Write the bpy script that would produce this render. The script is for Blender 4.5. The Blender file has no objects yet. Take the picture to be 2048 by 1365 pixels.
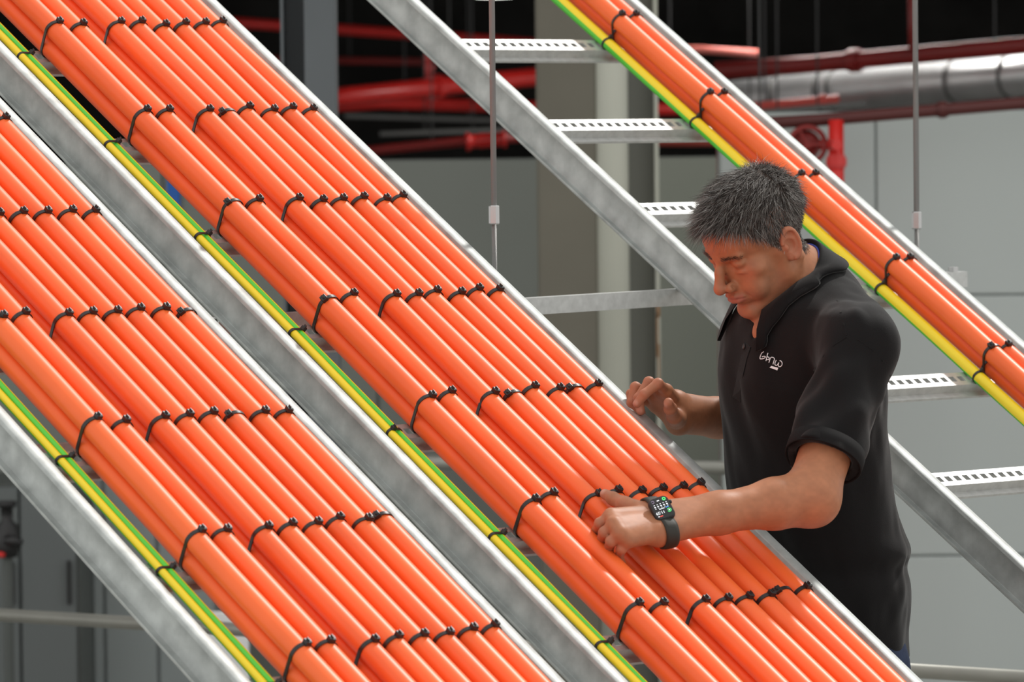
import bpy, math, random
import numpy as np
from mathutils import Matrix, Vector

# ------------------------------------------------------------------ camera, world, light, exposure
FPX, TILT, ROLL = 10200.0, math.radians(2.302), math.radians(0.6)
K = 1.2                                               # metres per drawing unit (the rung pitch of .25 units is 300 mm)
ZC = 1.525                                            # camera height above the floor, drawing units
sc = bpy.context.scene
C = sc.collection
_c, _s = math.cos(TILT), math.sin(TILT)
_cr, _sr = math.cos(ROLL), math.sin(ROLL)
cam_d = bpy.data.cameras.new('camera'); cam = bpy.data.objects.new('camera', cam_d); C.objects.link(cam)
_F = Vector((0, _c, -_s)); _U0 = Vector((0, _s, _c)); _R0 = Vector((1, 0, 0))
_R = _R0 * _cr - _U0 * _sr; _U = _R0 * _sr + _U0 * _cr
_M = Matrix((( _R.x, _U.x, -_F.x, 0), (_R.y, _U.y, -_F.y, 0), (_R.z, _U.z, -_F.z, ZC * K), (0, 0, 0, 1)))
cam.matrix_world = _M
cam_d.sensor_fit = 'HORIZONTAL'; cam_d.sensor_width = 36.0; cam_d.lens = FPX / 2048 * 36.0
cam_d.clip_start = 0.1; cam_d.clip_end = 200
cam_d.dof.use_dof = True; cam_d.dof.focus_distance = 7.40 * K; cam_d.dof.aperture_fstop = 7.1
sc.camera = cam

world = bpy.data.worlds.new('hall_ambience'); sc.world = world; world.use_nodes = True
world.node_tree.nodes['Background'].inputs[0].default_value = (1.0, 0.99, 0.96, 1)
world.node_tree.nodes['Background'].inputs[1].default_value = 1.02
sun_d = bpy.data.lights.new('skylight_sun', 'SUN'); sun = bpy.data.objects.new('skylight_sun', sun_d); C.objects.link(sun)
SUN_TO = Vector((0.38, 0.52, 0.76)).normalized()      # towards the light: high, behind and right of the man
sun.rotation_euler = SUN_TO.to_track_quat('Z', 'Y').to_euler()
sun_d.energy = 2.3; sun_d.angle = math.radians(4.0); sun_d.color = (1.0, 0.97, 0.92)
sc.view_settings.view_transform = 'Standard'; sc.view_settings.look = 'None'
sc.view_settings.gamma = 1.0; sc.view_settings.use_curve_mapping = False
sc.view_settings.exposure = 0.0

# ------------------------------------------------------------------ helpers
random.seed(7)
def V3(*a): return np.array(a, float)
def ray(x, y):
    dx, dy = x - 1024, y - 682.5
    dx, dy = _cr * dx - _sr * dy, _sr * dx + _cr * dy
    return V3(dx / FPX, _c - _s * dy / FPX, -_s - _c * dy / FPX)
def at(x, y, Y):                                      # world point seen at a photo pixel, Y metres in front of the camera
    D = ray(x, y); return D * (Y / D[1]) + V3(0, 0, ZC)
class MB:
    def __init__(s): s.v = []; s.f = []; s.m = []; s.uv = []
    def add(s, vs, fs, mi=0):
        o = len(s.v); s.v += [tuple(map(float, p)) for p in vs]
        s.f += [tuple(i + o for i in q) for q in fs]; s.m += [mi] * len(fs)
    def box(s, lo, hi, mi=0, M=None):
        (a, b, c), (d, e, g) = lo, hi
        vs = [V3(a, b, c), V3(d, b, c), V3(d, e, c), V3(a, e, c), V3(a, b, g), V3(d, b, g), V3(d, e, g), V3(a, e, g)]
        if M is not None: vs = [M @ p for p in vs]
        s.add(vs, [(3, 2, 1, 0), (4, 5, 6, 7), (0, 1, 5, 4), (1, 2, 6, 5), (2, 3, 7, 6), (3, 0, 4, 7)], mi)
    def bbox(s, c, X, Y, Z, mi=0, bev=0.0):           # oriented box: centre and half-axis vectors, optional chamfer
        c, X, Y, Z = map(np.asarray, (c, X, Y, Z))
        if not bev:
            vs = [c + X * i + Y * j + Z * k for k in (-1, 1) for (i, j) in ((-1, -1), (1, -1), (1, 1), (-1, 1))]
            s.add(vs, [(3, 2, 1, 0), (4, 5, 6, 7), (0, 1, 5, 4), (1, 2, 6, 5), (2, 3, 7, 6), (3, 0, 4, 7)], mi); return
        lx, ly = np.linalg.norm(X), np.linalg.norm(Y); bx, by = 1 - bev / lx, 1 - bev / ly
        lz = np.linalg.norm(Z); bz = 1 - bev / lz
        ring = [(-bx, -1), (bx, -1), (1, -by), (1, by), (bx, 1), (-bx, 1), (-1, by), (-1, -by)]
        vs = []
        for z, k in ((-1, 1), (-bz, 0), (bz, 0), (1, 1)):
            for i, j in ring:
                if k: i, j = max(-bx, min(bx, i)) if abs(i) == 1 else i * 1.0, max(-by, min(by, j)) if abs(j) == 1 else j
                vs.append(c + X * i + Y * j + Z * z)
        fs = [tuple(range(7, -1, -1)), tuple(range(24, 32))]
        for q in range(3):
            for i in range(8): fs.append((q * 8 + i, q * 8 + (i + 1) % 8, q * 8 + 8 + (i + 1) % 8, q * 8 + 8 + i))
        s.add(vs, fs, mi)
    def extrude(s, prof, A, B, X, Y, mi=0, caps=True):  # closed profile in (X,Y), swept from A to B
        n = len(prof); A, B = np.asarray(A), np.asarray(B)
        vs = [A + X * p[0] + Y * p[1] for p in prof] + [B + X * p[0] + Y * p[1] for p in prof]
        fs = [(i, (i + 1) % n, n + (i + 1) % n, n + i) for i in range(n)]
        if caps: fs += [tuple(range(n - 1, -1, -1)), tuple(range(n, 2 * n))]
        s.add(vs, fs, mi)
    def tube(s, pts, rad, seg=16, mi=0, caps=True, up=None, phase=0.0, uv=False, twist=0.0):
        pts = [np.asarray(p, float) for p in pts]; n = len(pts)
        rad = [rad] * n if np.isscalar(rad) else rad
        o = len(s.v); prevx = None; L = 0
        vs = []; Ls = []
        for i, p in enumerate(pts):
            T = pts[min(i + 1, n - 1)] - pts[max(i - 1, 0)]; T = T / np.linalg.norm(T)
            if prevx is None:
                u = np.asarray(up, float) if up is not None else (V3(0, 0, 1) if abs(T[2]) < .9 else V3(1, 0, 0))
                x = np.cross(u, T)
            else: x = prevx - T * (prevx @ T)
            x = x / np.linalg.norm(x); prevx = x; y = np.cross(T, x)
            if i: L += np.linalg.norm(p - pts[i - 1])
            Ls.append(L)
            for k in range(seg):
                a = phase + 2 * math.pi * k / seg + twist * L
                vs.append(p + (x * math.cos(a) + y * math.sin(a)) * rad[i])
        fs = []
        for i in range(n - 1):
            for k in range(seg):
                fs.append((i * seg + k, i * seg + (k + 1) % seg, (i + 1) * seg + (k + 1) % seg, (i + 1) * seg + k))
                if uv:
                    a, b = k / seg, (k + 1) / seg
                    s.uv.append([(a, Ls[i]), (b, Ls[i]), (b, Ls[i + 1]), (a, Ls[i + 1])])
        if caps:
            fs += [tuple(range(seg - 1, -1, -1)), tuple(range((n - 1) * seg, n * seg))]
            if uv: s.uv += [[(0, 0)] * seg, [(0, Ls[-1])] * seg]
        s.add(vs, fs, mi)
    def lathe(s, prof, M=None, seg=20, mi=0):          # prof: (r, z) from bottom to top around local Z
        n = len(prof); vs = []
        for r_, z in prof:
            for k in range(seg):
                a = 2 * math.pi * k / seg; p = V3(r_ * math.cos(a), r_ * math.sin(a), z)
                vs.append(M(p) if M else p)
        fs = [(i * seg + k, i * seg + (k + 1) % seg, (i + 1) * seg + (k + 1) % seg, (i + 1) * seg + k) for i in range(n - 1) for k in range(seg)]
        fs += [tuple(range(seg - 1, -1, -1)), tuple(range((n - 1) * seg, n * seg))]
        s.add(vs, fs, mi)
    def mesh(s, name, mats, smooth=False):
        me = bpy.data.meshes.new(name); me.from_pydata((np.array(s.v, float) * K).tolist(), [], s.f)
        for m in (mats if isinstance(mats, (list, tuple)) else [mats]): me.materials.append(m)
        if any(s.m): me.polygons.foreach_set('material_index', s.m)
        if s.uv:
            uvl = me.uv_layers.new(name='UVMap'); flat = []
            for f in s.uv:
                for q in f: flat += list(q)
            uvl.data.foreach_set('uv', flat)
        if smooth: me.polygons.foreach_set('use_smooth', [True] * len(me.polygons))
        me.update(); return me
    def build(s, name, mats, parent=None, smooth=False):
        return link(name, s.mesh(name, mats, smooth), parent)
def link(name, me, parent=None, loc=None):
    o = bpy.data.objects.new(name, me); C.objects.link(o)
    if parent is not None: o.parent = parent
    if loc is not None: o.location = tuple(np.asarray(loc, float) * K)
    return o
def smooth_by_angle(o, deg=40):
    me = o.data
    import bmesh
    bm = bmesh.new(); bm.from_mesh(me)
    for e in bm.edges:
        if len(e.link_faces) == 2 and e.calc_face_angle(0) > math.radians(deg): e.smooth = False
    for f in bm.faces: f.smooth = True
    bm.to_mesh(me); bm.free(); return o
def tag(o, label, cat, group=None, kind=None):
    o['label'] = label; o['category'] = cat
    if group: o['group'] = group
    if kind: o['kind'] = kind
    return o
def empty(name, loc=(0, 0, 0), label=None, cat=None, group=None):
    o = bpy.data.objects.new(name, None); o.empty_display_size = .1; C.objects.link(o); o.location = tuple(np.asarray(loc, float) * K)
    if label: tag(o, label, cat, group)
    return o
def uloc(o): return np.array(o.location) / K
def struct(o): o['kind'] = 'structure'; return o

# ------------------------------------------------------------------ materials
def mat(name, col, rough=.5, metal=0.0, spec=.5, noise=None, bump=None, coat=0.0):
    """noise=(scale, amount, detail): colour variation; bump=(scale, strength, dist)"""
    m = bpy.data.materials.new(name); m.use_nodes = True; nt = m.node_tree; b = nt.nodes['Principled BSDF']
    b.inputs['Base Color'].default_value = (*col, 1); b.inputs['Roughness'].default_value = rough
    b.inputs['Metallic'].default_value = metal; b.inputs['Specular IOR Level'].default_value = spec
    b.inputs['Coat Weight'].default_value = coat
    tc = nt.nodes.new('ShaderNodeTexCoord')
    if noise:
        n = nt.nodes.new('ShaderNodeTexNoise'); n.inputs['Scale'].default_value = noise[0]; n.inputs['Detail'].default_value = noise[2] if len(noise) > 2 else 4
        nt.links.new(tc.outputs['Object'], n.inputs['Vector'])
        r_ = nt.nodes.new('ShaderNodeMapRange'); r_.inputs[1].default_value = .3; r_.inputs[2].default_value = .7
        r_.inputs[3].default_value = 1 - noise[1]; r_.inputs[4].default_value = 1 + noise[1]
        nt.links.new(n.outputs['Fac'], r_.inputs[0])
        mx = nt.nodes.new('ShaderNodeVectorMath'); mx.operation = 'SCALE'; mx.inputs[0].default_value = col
        nt.links.new(r_.outputs[0], mx.inputs['Scale']); nt.links.new(mx.outputs[0], b.inputs['Base Color'])
    if bump:
        n = nt.nodes.new('ShaderNodeTexNoise'); n.inputs['Scale'].default_value = bump[0]; n.inputs['Detail'].default_value = 3
        nt.links.new(tc.outputs['Object'], n.inputs['Vector'])
        bp = nt.nodes.new('ShaderNodeBump'); bp.inputs['Strength'].default_value = bump[1]; bp.inputs['Distance'].default_value = bump[2]
        nt.links.new(n.outputs['Fac'], bp.inputs['Height']); nt.links.new(bp.outputs[0], b.inputs['Normal'])
    return m
def emis(name, col, strength):
    m = bpy.data.materials.new(name); m.use_nodes = True; b = m.node_tree.nodes['Principled BSDF']
    b.inputs['Base Color'].default_value = (*col, 1); b.inputs['Emission Color'].default_value = (*col, 1); b.inputs['Emission Strength'].default_value = strength
    return m
def orange_mat(name, col):
    m = mat(name, col, .42, 0, .4, noise=(9, .05, 3))
    return m
M_OR = [orange_mat('orange_sheath_%d' % i, c) for i, c in enumerate([(.95, .145, .030), (.97, .155, .032), (.93, .135, .029)])]
M_GALV = mat('galvanised_steel', (.44, .465, .455), .54, .30, .35, noise=(26, .20, 7), bump=(150, .12, .002))
M_GALVB = mat('bright_galvanised', (.52, .53, .52), .45, .45, .35, noise=(70, .10, 5), bump=(200, .08, .001))
M_ZINC = mat('zinc_rod', (.50, .50, .50), .35, .9, .5)
M_TIE = mat('black_nylon', (.012, .011, .012), .38, 0, .5)
def gy_mat():
    m = bpy.data.materials.new('green_yellow_sheath'); m.use_nodes = True; nt = m.node_tree; b = nt.nodes['Principled BSDF']
    uv = nt.nodes.new('ShaderNodeUVMap'); sx = nt.nodes.new('ShaderNodeSeparateXYZ'); nt.links.new(uv.outputs[0], sx.inputs[0])
    gt = nt.nodes.new('ShaderNodeMath'); gt.operation = 'LESS_THAN'; gt.inputs[1].default_value = .55; nt.links.new(sx.outputs[0], gt.inputs[0])
    mx = nt.nodes.new('ShaderNodeMix'); mx.data_type = 'RGBA'; nt.links.new(gt.outputs[0], mx.inputs['Factor'])
    mx.inputs['A'].default_value = (.10, .62, .045, 1); mx.inputs['B'].default_value = (.95, .72, .02, 1)
    nt.links.new(mx.outputs['Result'], b.inputs['Base Color']); b.inputs['Roughness'].default_value = .36
    return m
M_GY = gy_mat()
M_DARK = mat('void_shade', (.018, .017, .016), .9, 0, .2, noise=(3, .4, 4))  # near-black so the shade of the void is in the wall colour
M_CEIL = mat('soffit_shade', (.022, .021, .020), .9, 0, .2, noise=(2, .4, 4))  # shade under the soffit put into its near-black colour
M_FLOOR = mat('concrete_floor', (.32, .32, .30), .7, 0, .3, noise=(2, .12, 6))
M_PANEL = mat('pale_wall_panel', (.46, .50, .49), .5, 0, .4, noise=(.8, .04, 3))
M_PANELJ = mat('panel_joint', (.33, .36, .35), .7)
M_OLIVE = mat('grey_wall_paint', (.245, .262, .238), .6, 0, .3, noise=(.9, .07, 3))
M_OLIVEJ = mat('grey_wall_joint', (.15, .16, .15), .7)
M_CONC = mat('brown_grey_column', (.165, .155, .125), .75, 0, .3, noise=(3, .08, 5), bump=(60, .2, .004))
M_CREAM = mat('cream_paint', (.50, .51, .44), .45, 0, .4, noise=(2, .05, 3))
M_POST = mat('blue_grey_post', (.115, .13, .14), .5, 0, .4, noise=(3, .06, 3))
M_RED = mat('red_pipe_paint', (.62, .022, .018), .3, 0, .5, noise=(3, .1, 3))
M_REDD = mat('dark_red_pipe', (.22, .012, .010), .45, 0, .5, noise=(3, .15, 3))
M_DUCT = mat('silver_duct', (.60, .60, .60), .38, .7, .5, noise=(6, .12, 4))
M_TRAYG = mat('dull_grey_tray', (.16, .16, .155), .5, .4)
M_BLUE = mat('blue_sign', (.010, .13, .52), .4)
M_WHITE = mat('bright_white', (.85, .86, .86), .5)
M_HANG = mat('dark_hanger', (.03, .03, .03), .6)
M_BLACK = mat('black_enamel', (.012, .012, .013), .4)
M_RAILG = mat('grey_tube', (.30, .30, .27), .45, .5, .5, noise=(8, .1, 3))
M_RUST = mat('rust_stain', (.28, .13, .045), .8)

# ------------------------------------------------------------------ ladder frames (rung axis, downhill axis, normal)
A_, SL_ = math.radians(42.60), math.radians(32.86)
r = V3(math.cos(A_), math.sin(A_), 0); hh = V3(math.sin(A_), -math.cos(A_), 0)
d = hh * math.cos(SL_) - V3(0, 0, 1) * math.sin(SL_)
n = np.cross(d, r); n = n if n[2] > 0 else -n
OL = {1: V3(-.97687, 7.20951, .04069 + ZC), 2: V3(-.68303, 7.76906, .18524 + ZC), 3: V3(.18617, 8.64689, .20905 + ZC)}
PITCH = .25
def LP(l, u, v, w): return OL[l] + r * u + d * v + n * w
def on(l, x, y, w):
    D = ray(x, y); P0 = LP(l, 0, 0, w) - V3(0, 0, ZC)
    P = D * ((P0 @ n) / (D @ n)); q = P - P0; return q @ r, q @ d
def pix(P):
    P = np.asarray(P, float) - V3(0, 0, ZC); dep = P[1] * _c - P[2] * _s; up = P[1] * _s + P[2] * _c
    dx, dy = FPX * P[0] / dep, -FPX * up / dep
    return 1024 + _cr * dx + _sr * dy, 682.5 - _sr * dx + _cr * dy
# ================================================================== the hall: floor, walls, soffit
def pl(name, lo, hi, m): b = MB(); b.box(lo, hi); return struct(b.build(name, m))
pl('floor', (-12, -6, -.2), (12, 30, 0), M_FLOOR)
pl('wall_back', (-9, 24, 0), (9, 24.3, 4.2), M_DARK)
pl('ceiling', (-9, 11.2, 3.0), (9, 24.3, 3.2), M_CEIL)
# low grey partition behind the ladders, made of wide panels
WY = 12.6
def panel_wall(name, xs, zs, Y, m, mj, thick=.08):
    lo, hi = at(xs[0], 600, Y)[0], at(xs[-1], 600, Y)[0]
    b = MB(); b.box((lo, Y, zs[0]), (hi, Y + thick, zs[-1])); w = struct(b.build(name, mj))
    g = .0014
    for i in range(len(xs) - 1):
        for j in range(len(zs) - 1):
            x0, x1 = at(xs[i], 600, Y)[0] + g, at(xs[i + 1], 600, Y)[0] - g
            mm = m[i] if isinstance(m, (list, tuple)) else m
            p = MB(); p.bbox(((x0 + x1) / 2, Y - .012, (zs[j] + zs[j + 1]) / 2), (( x1 - x0) / 2, 0, 0), (0, .014, 0), (0, 0, (zs[j + 1] - zs[j]) / 2 - g), bev=.004)
            p.build('wall_panel', mm, w)
    return w
M_OLIVE2 = mat('sage_wall_paint', (.315, .335, .285), .6, 0, .3, noise=(.9, .07, 3))
panel_wall('wall_partition', [-1200, -810, -420, -60, 330, 755, 1230, 1470], [0, ZC - .055], WY, [M_OLIVE, M_OLIVE, M_OLIVE, M_OLIVE, M_OLIVE, M_OLIVE, M_OLIVE2], M_OLIVEJ)
RY = 11.6
panel_wall('wall_right', [1440, 1752, 2120, 2500, 2880, 3260, 3640], [0, ZC - .965, ZC - .372, ZC + .048], RY, M_PANEL, M_PANELJ)

# ------------------------------------------------------------------ columns
def column(name, cx, Y, half, m, ang, label, cat='column'):
    c = at(cx, 400, Y); b = MB()
    ca, sa = math.cos(ang) * half, math.sin(ang) * half
    b.bbox((c[0], Y, 1.5), (ca, sa, 0), (-sa, ca, 0), (0, 0, 1.5), bev=.006)
    return tag(b.build(name, m), label, cat)
sp_ = empty('steel_post', V3(at(622, 400, 10.6)[0], 10.6, 0), 'dark blue-grey steel post with a slot added for shade behind the middle cable ladder', 'column')
b = MB(); b.extrude([(-.058, .1), (-.058, -.03), (-.052, -.03), (-.052, .09), (-.008, .09), (-.008, -.05), (-.002, -.056), (.050, -.056), (.056, -.05), (.056, .1)], V3(0, 0, 0), V3(0, 0, 3.0), V3(1, 0, 0), V3(0, 1, 0)); b.build('post_section', M_POST, sp_)  # deep slot added so the left side of the post sits in shade
cc = column('concrete_column', 1135, 11.4, .068, M_CONC, 0, 'brown-grey concrete column beside the cream round downpipe')
dp = empty('downpipe', (at(1224, 400, 11.35)[0], 11.35, 0), 'cream round downpipe running down the right side of the concrete column', 'pipe')
b = MB(); b.tube([V3(0, 0, 0), V3(0, 0, 3.0)], .037, 32); b.build('pipe_shaft', M_CREAM, dp, True)
b = MB(); b.tube([V3(0, 0, .86), V3(0, 0, .93)], .041, 32); b.build('pipe_collar', M_CREAM, dp)
sa = empty('steel_angle', (at(1286, 400, 11.5)[0], 11.5, 0), 'grey steel stanchion with a thin rust-stained cream edge beside the downpipe', 'column')
b = MB(); b.box((-.04, 0, 0), (.025, .01, 3.0)); b.build('web_plate', mat('stanchion_grey', (.235, .24, .21), .6), sa)
b = MB(); b.box((.0255, -.06, 0), (.0345, .04, 3.0)); fe = b.build('flange_edge', M_CREAM, sa)
b = MB()
for z0, z1, x0, x1 in ((ZC - .50, ZC - .40, .0262, .030), (ZC - .41, ZC - .385, .027, .034), (ZC - .56, ZC - .47, .029, .0325)):
    b.box((x0, -.0606, z0), (x1, -.06, z1))
b.build('rust_streak', M_RUST, fe)

# ------------------------------------------------------------------ services in the dark void
def pipe(name, pts, rad, m, label, cat='pipe', flanges=(), seg=20, group=None, hang=None):
    P = [at(*p) for p in pts]; o = P[0]
    e = empty(name, o, label, cat, group)
    b = MB(); b.tube([p - o for p in P], rad, seg); b.build('pipe_run', m, e, True)
    if hang is not None:
        h0 = at(*hang) - o; b = MB(); b.tube([h0, V3(h0[0], h0[1], 3.0 - o[2])], .0025, 8); b.build('hanger_rod', M_HANG, e)
    for t_ in flanges:                                 # grooved couplings along the run
        i = int(t_); a, bb = P[i], P[i + 1]; c = a + (bb - a) * (t_ - i) - o; T = (bb - a) / np.linalg.norm(bb - a)
        b = MB(); q = rad * .45
        b.tube([c - T * q * 2, c - T * q * 1.2, c - T * q * 1.2, c + T * q * 1.2, c + T * q * 1.2, c + T * q * 2],
               [rad * 1.16, rad * 1.16, rad * 1.36, rad * 1.36, rad * 1.16, rad * 1.16], seg); b.build('coupling', m, e)
    return e
pipe('sprinkler_pipe', [(300, 34, 17), (700, 60, 17), (900, 74, 17), (1120, 92, 17)], .017, M_RED, 'thin bright red pipe high beside the blue-grey post', hang=(860, 70, 17))
pipe('sprinkler_pipe', [(500, 118, 18), (860, 124, 18)], .012, M_REDD, 'thin dark red pipe below the thin bright red pipe', hang=(700, 121, 18))
pipe('fire_main', [(560, 214, 14.6), (690, 193, 14.6), (930, 168, 15), (1150, 146, 15.3), (1330, 128, 15.6)], .027, M_RED, 'thick red pipe sloping up to the right behind the rail', flanges=(1.75,), hang=(900, 171, 15))
pipe('fire_main', [(640, 214, 15.4), (760, 206, 15.4), (1075, 214, 15.4), (1330, 218, 15.4), (1470, 216, 15.4)], .019, M_RED, 'medium red pipe just under the thick sloping red pipe', hang=(1290, 217, 15.4))
pipe('drop_pipe', [(856, 60, 15.6), (858, 112, 15.6), (859, 165, 15.6)], .0125, M_RED, 'short vertical red drop pipe with a coupling above the thick red pipe', flanges=(1.45,))
e = pipe('valve_pipe', [(620, 322, 14.2), (700, 306, 14.2), (920, 284, 14.2), (1080, 272, 14.2)], .013, M_REDD, 'dark red horizontal pipe along the top of the grey partition with a bright valve', hang=(864, 290, 14.2))
b = MB(); o = uloc(e); p0, p1 = at(932, 284, 14.15) - o, at(1012, 278, 14.15) - o; T = p1 - p0
b.tube([p0, p0 + T * .08, p0 + T * .12, p0 + T * .28, p0 + T * .34, p0 + T * .9, p0 + T * .92, p1], [.026, .026, .019, .018, .021, .019, .024, .024], 20)
b.build('valve_body', M_RED, e, True)
pipe('red_pipe', [(1290, 280, 14), (1440, 281, 14), (1600, 279, 14)], .016, mat('pink_red_pipe', (.62, .10, .075), .4), 'pale red horizontal pipe level with the second rung of the upper ladder', hang=(1500, 280, 14))
pipe('lit_pipe', [(1330, 97, 14), (1420, 100, 14), (1516, 106, 14)], .0105, mat('lit_red_pipe', (.80, .22, .18), .3), 'short red pipe end painted pale as if lit, left of the silver duct', hang=(1340, 97, 14))  # pale red puts the light on this pipe into its colour
pipe('fire_main', [(1430, 142, 13.6), (1620, 129, 13.6), (3000, 5, 12.6)], .0235, M_REDD, 'thick dark red pipe above the silver duct', flanges=(1.07,), hang=(1990, 96, 13.3))
pipe('fire_main', [(1440, 252, 11.42), (1640, 240, 11.42), (3000, 127, 11.42)], .0142, mat('brown_red_pipe', (.085, .012, .010), .5), 'brown-red pipe below the silver duct', flanges=(1.18,), hang=(1520, 247, 11.42))
pipe('red_pipe', [(1500, 214, 13.3), (1560, 208, 13.3), (1678, 197, 13.3)], .0115, mat('rose_red_pipe', (.70, .09, .07), .35), 'short bright red pipe with a raised end under the silver duct', hang=(1530, 211, 13.3), flanges=(1.72,))
pipe('riser_pipe', [(1672, 240, 11.38), (1674, 480, 11.36), (1683, 1665, 11.36)], .017, M_RED, 'bright red vertical riser standing against the pale panel wall', flanges=(.35,))
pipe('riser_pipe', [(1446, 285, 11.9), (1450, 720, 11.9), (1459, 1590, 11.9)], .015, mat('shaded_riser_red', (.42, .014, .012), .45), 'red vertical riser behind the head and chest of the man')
pipe('hanger_tube', [(1822, -60, 13.4), (1823, 40, 13.4), (1824, 104, 13.4)], .009, M_REDD, 'thin dark red drop tube beside the right threaded rod')
# alarm valve with a hand wheel
e = empty('alarm_valve', at(1612, 290, 11.45), 'dark red round valve with hand wheel beside the red riser', 'valve')
b = MB(); b.lathe([(.0, -.05), (.02, -.05), (.03, -.03), (.034, 0), (.03, .03), (.02, .05), (0, .05)], lambda p: V3(p[0], p[2] * .8, p[1])); b.build('valve_body', M_REDD, e, True)
b = MB()
b.tube([V3(.04 * math.cos(a), -.055, .04 * math.sin(a)) for a in np.linspace(0, 2 * math.pi, 25)], .006, 8, caps=False); b.build('hand_wheel', M_REDD, e, True)
b = MB(); b.tube([V3(0, -.03, 0), V3(0, -.058, 0)], .008, 10)
for a in (0, 2.09, 4.19): b.tube([V3(0, -.055, 0), V3(.04 * math.cos(a), -.055, .04 * math.sin(a))], .004, 6)
b.build('wheel_spokes', M_REDD, e)
b = MB(); b.tube([V3(0, 0, 0), V3(.05, -.02, .0), V3(at(1674, 290, 11.3)[0] - uloc(e)[0], -.15, 0)], .012, 12); b.build('branch_pipe', M_RED, e)
# silver round duct with joint bands
P0, P1 = at(1440, 204, 14.2), at(3000, 66, 12.42)
e = empty('air_duct', P0, 'large silver round air duct hanging below the dark soffit', 'duct'); T = P1 - P0
b = MB(); b.tube([V3(0, 0, 0), T], .056, 40); b.build('duct_shell', M_DUCT, e, True)
for t_ in (.09, .153, .171, .333, .405, .6, .8):
    b = MB(); b.tube([T * t_ - T * .002, T * t_ + T * .002], .0585, 40); b.build('joint_band', M_TRAYG, e)
# dull trays
for a, bb, lab in (((690, 232, 16), (1090, 244, 16), 'dull grey cable tray under the two red pipes'), ((760, 268, 15.2), (1060, 258, 15.2), 'dull grey cable tray just above the dark red valve pipe'),
                   ((1480, 228, 13.2), (1730, 206, 13.2), 'dull grey tray edge under the short bright red pipe')):
    p, q = at(*a), at(*bb); e = empty('cable_tray', p, lab, 'cable tray'); T = q - p
    b = MB(); b.extrude([(-.02, -.006), (.02, -.006), (.02, .006), (.017, .006), (.017, -.003), (-.017, -.003), (-.017, .006), (-.02, .006)], V3(0, 0, 0), T, V3(0, 1, 0), V3(0, 0, 1)); b.build('tray_channel', M_TRAYG, e)
    for t_ in (.3, .62):
        b = MB(); b.tube([T * t_, T * t_ + V3(0, 0, 1.1)], .0025, 8); b.build('hanger_rod', M_HANG, e)
# round ceiling lamp whose rim peeps in at the top
e = empty('ceiling_lamp', at(989, -6, 12.2), 'round white ceiling lamp at the top edge above the left threaded rod', 'lamp')
b = MB(); b.lathe([(.0, -.004), (.044, -.002), (.046, .004), (0, .006)]); b.build('diffuser', emis('lamp_glow', (1, .98, .93), 4), e, True)
b = MB(); b.lathe([(.050, -.001), (.052, .002), (.052, .03), (.03, .05), (.008, .055), (.008, 1.3)]); b.build('housing', M_WHITE, e)
# strip lamp over the duct (above the frame) that brightens its top
lp = at(1830, -240, 14.0); e = empty('strip_lamp', lp, 'white strip lamp above the silver duct', 'lamp')
b = MB(); b.box((-.5, -.04, 0), (.5, .04, .05)); b.build('housing', M_WHITE, e)
b = MB(); b.box((-.48, -.03, -.012), (.48, .03, -.001)); b.build('diffuser', emis('strip_glow', (1, .98, .95), 5), e)
al = bpy.data.lights.new('strip_light', 'AREA'); al.shape = 'RECTANGLE'; al.size = .96 * K; al.size_y = .06 * K; al.energy = 26; al.color = (1, .97, .93)
ao = bpy.data.objects.new('strip_light', al); C.objects.link(ao); ao.parent = e; ao.location = (0, 0, -.02 * K)
# ------------------------------------------------------------------ things low down behind the ladders
def bar(name, pts, rad, m, label, cat, posts=()):
    P = [at(*p) for p in pts]; e = empty(name, P[0], label, cat)
    b = MB(); b.tube([p - P[0] for p in P], rad, 18); b.build('rail_tube', m, e, True)
    for t_ in posts:
        q = P[0] + (P[-1] - P[0]) * t_ - P[0]; b = MB(); b.tube([q, V3(q[0], q[1], -P[0][2])], rad * .9, 14); b.build('post', m, e, True)
    return e
bar('guard_rail', [(-60, 1227, 9.6), (2110, 1360, 8.55)], .0125, M_RAILG, 'low grey round guard rail crossing behind all the ladders near the bottom', 'railing', (.02, .97))
bar('guard_rail', [(600, 921, 10.4), (1540, 938, 10.2)], .014, M_RAILG, 'grey round guard rail glimpsed above the lower one behind the middle ladder', 'railing', (.93,))
b = MB(); p = at(347, 400, 12.56); b.bbox((p[0], 12.568, p[2]), (.0155, 0, 0), (0, .006, 0), (0, 0, .06), bev=.002)
tag(b.build('sign_plate', M_BLUE), 'small blue upright sign seen through the gap between cables, top left', 'sign')
e = empty('equipment_cabinet', at(60, 1365, 11.6) * V3(1, 1, 0), 'dark grey tall equipment cabinet behind the lower left ladder', 'cabinet')
M_CAB = mat('dark_cabinet', (.085, .095, .09), .5, 0, .4, noise=(2, .1, 3)); M_CABL = mat('cabinet_door_grey', (.12, .135, .135), .5)
b = MB(); b.box((-.30, 0, 0), (.118, .4, ZC - .78)); b.build('cabinet_body', M_CAB, e)
for x0, x1 in ((-.29, -.155), (-.15, -.02), (-.015, .11)):
    b = MB(); b.bbox(((x0 + x1) / 2, -.008, .372), ((x1 - x0) / 2, 0, 0), (0, .009, 0), (0, 0, .365), bev=.003); dr = b.build('cabinet_door', M_CABL, e)
    b = MB(); b.bbox((x1 - .016, -.024, .52), (.004, 0, 0), (0, .008, 0), (0, 0, .05), bev=.002); b.build('handle', M_BLACK, dr)
e = empty('pale_cabinet', at(290, 1365, 12.0) * V3(1, 1, 0), 'pale grey cabinet seen between the rail and cables of the lower left ladder', 'cabinet')
b = MB(); b.box((-.19, 0, 0), (.17, .3, ZC - .72)); b.build('cabinet_body', mat('pale_cabinet_grey', (.30, .33, .33), .5), e)
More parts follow.
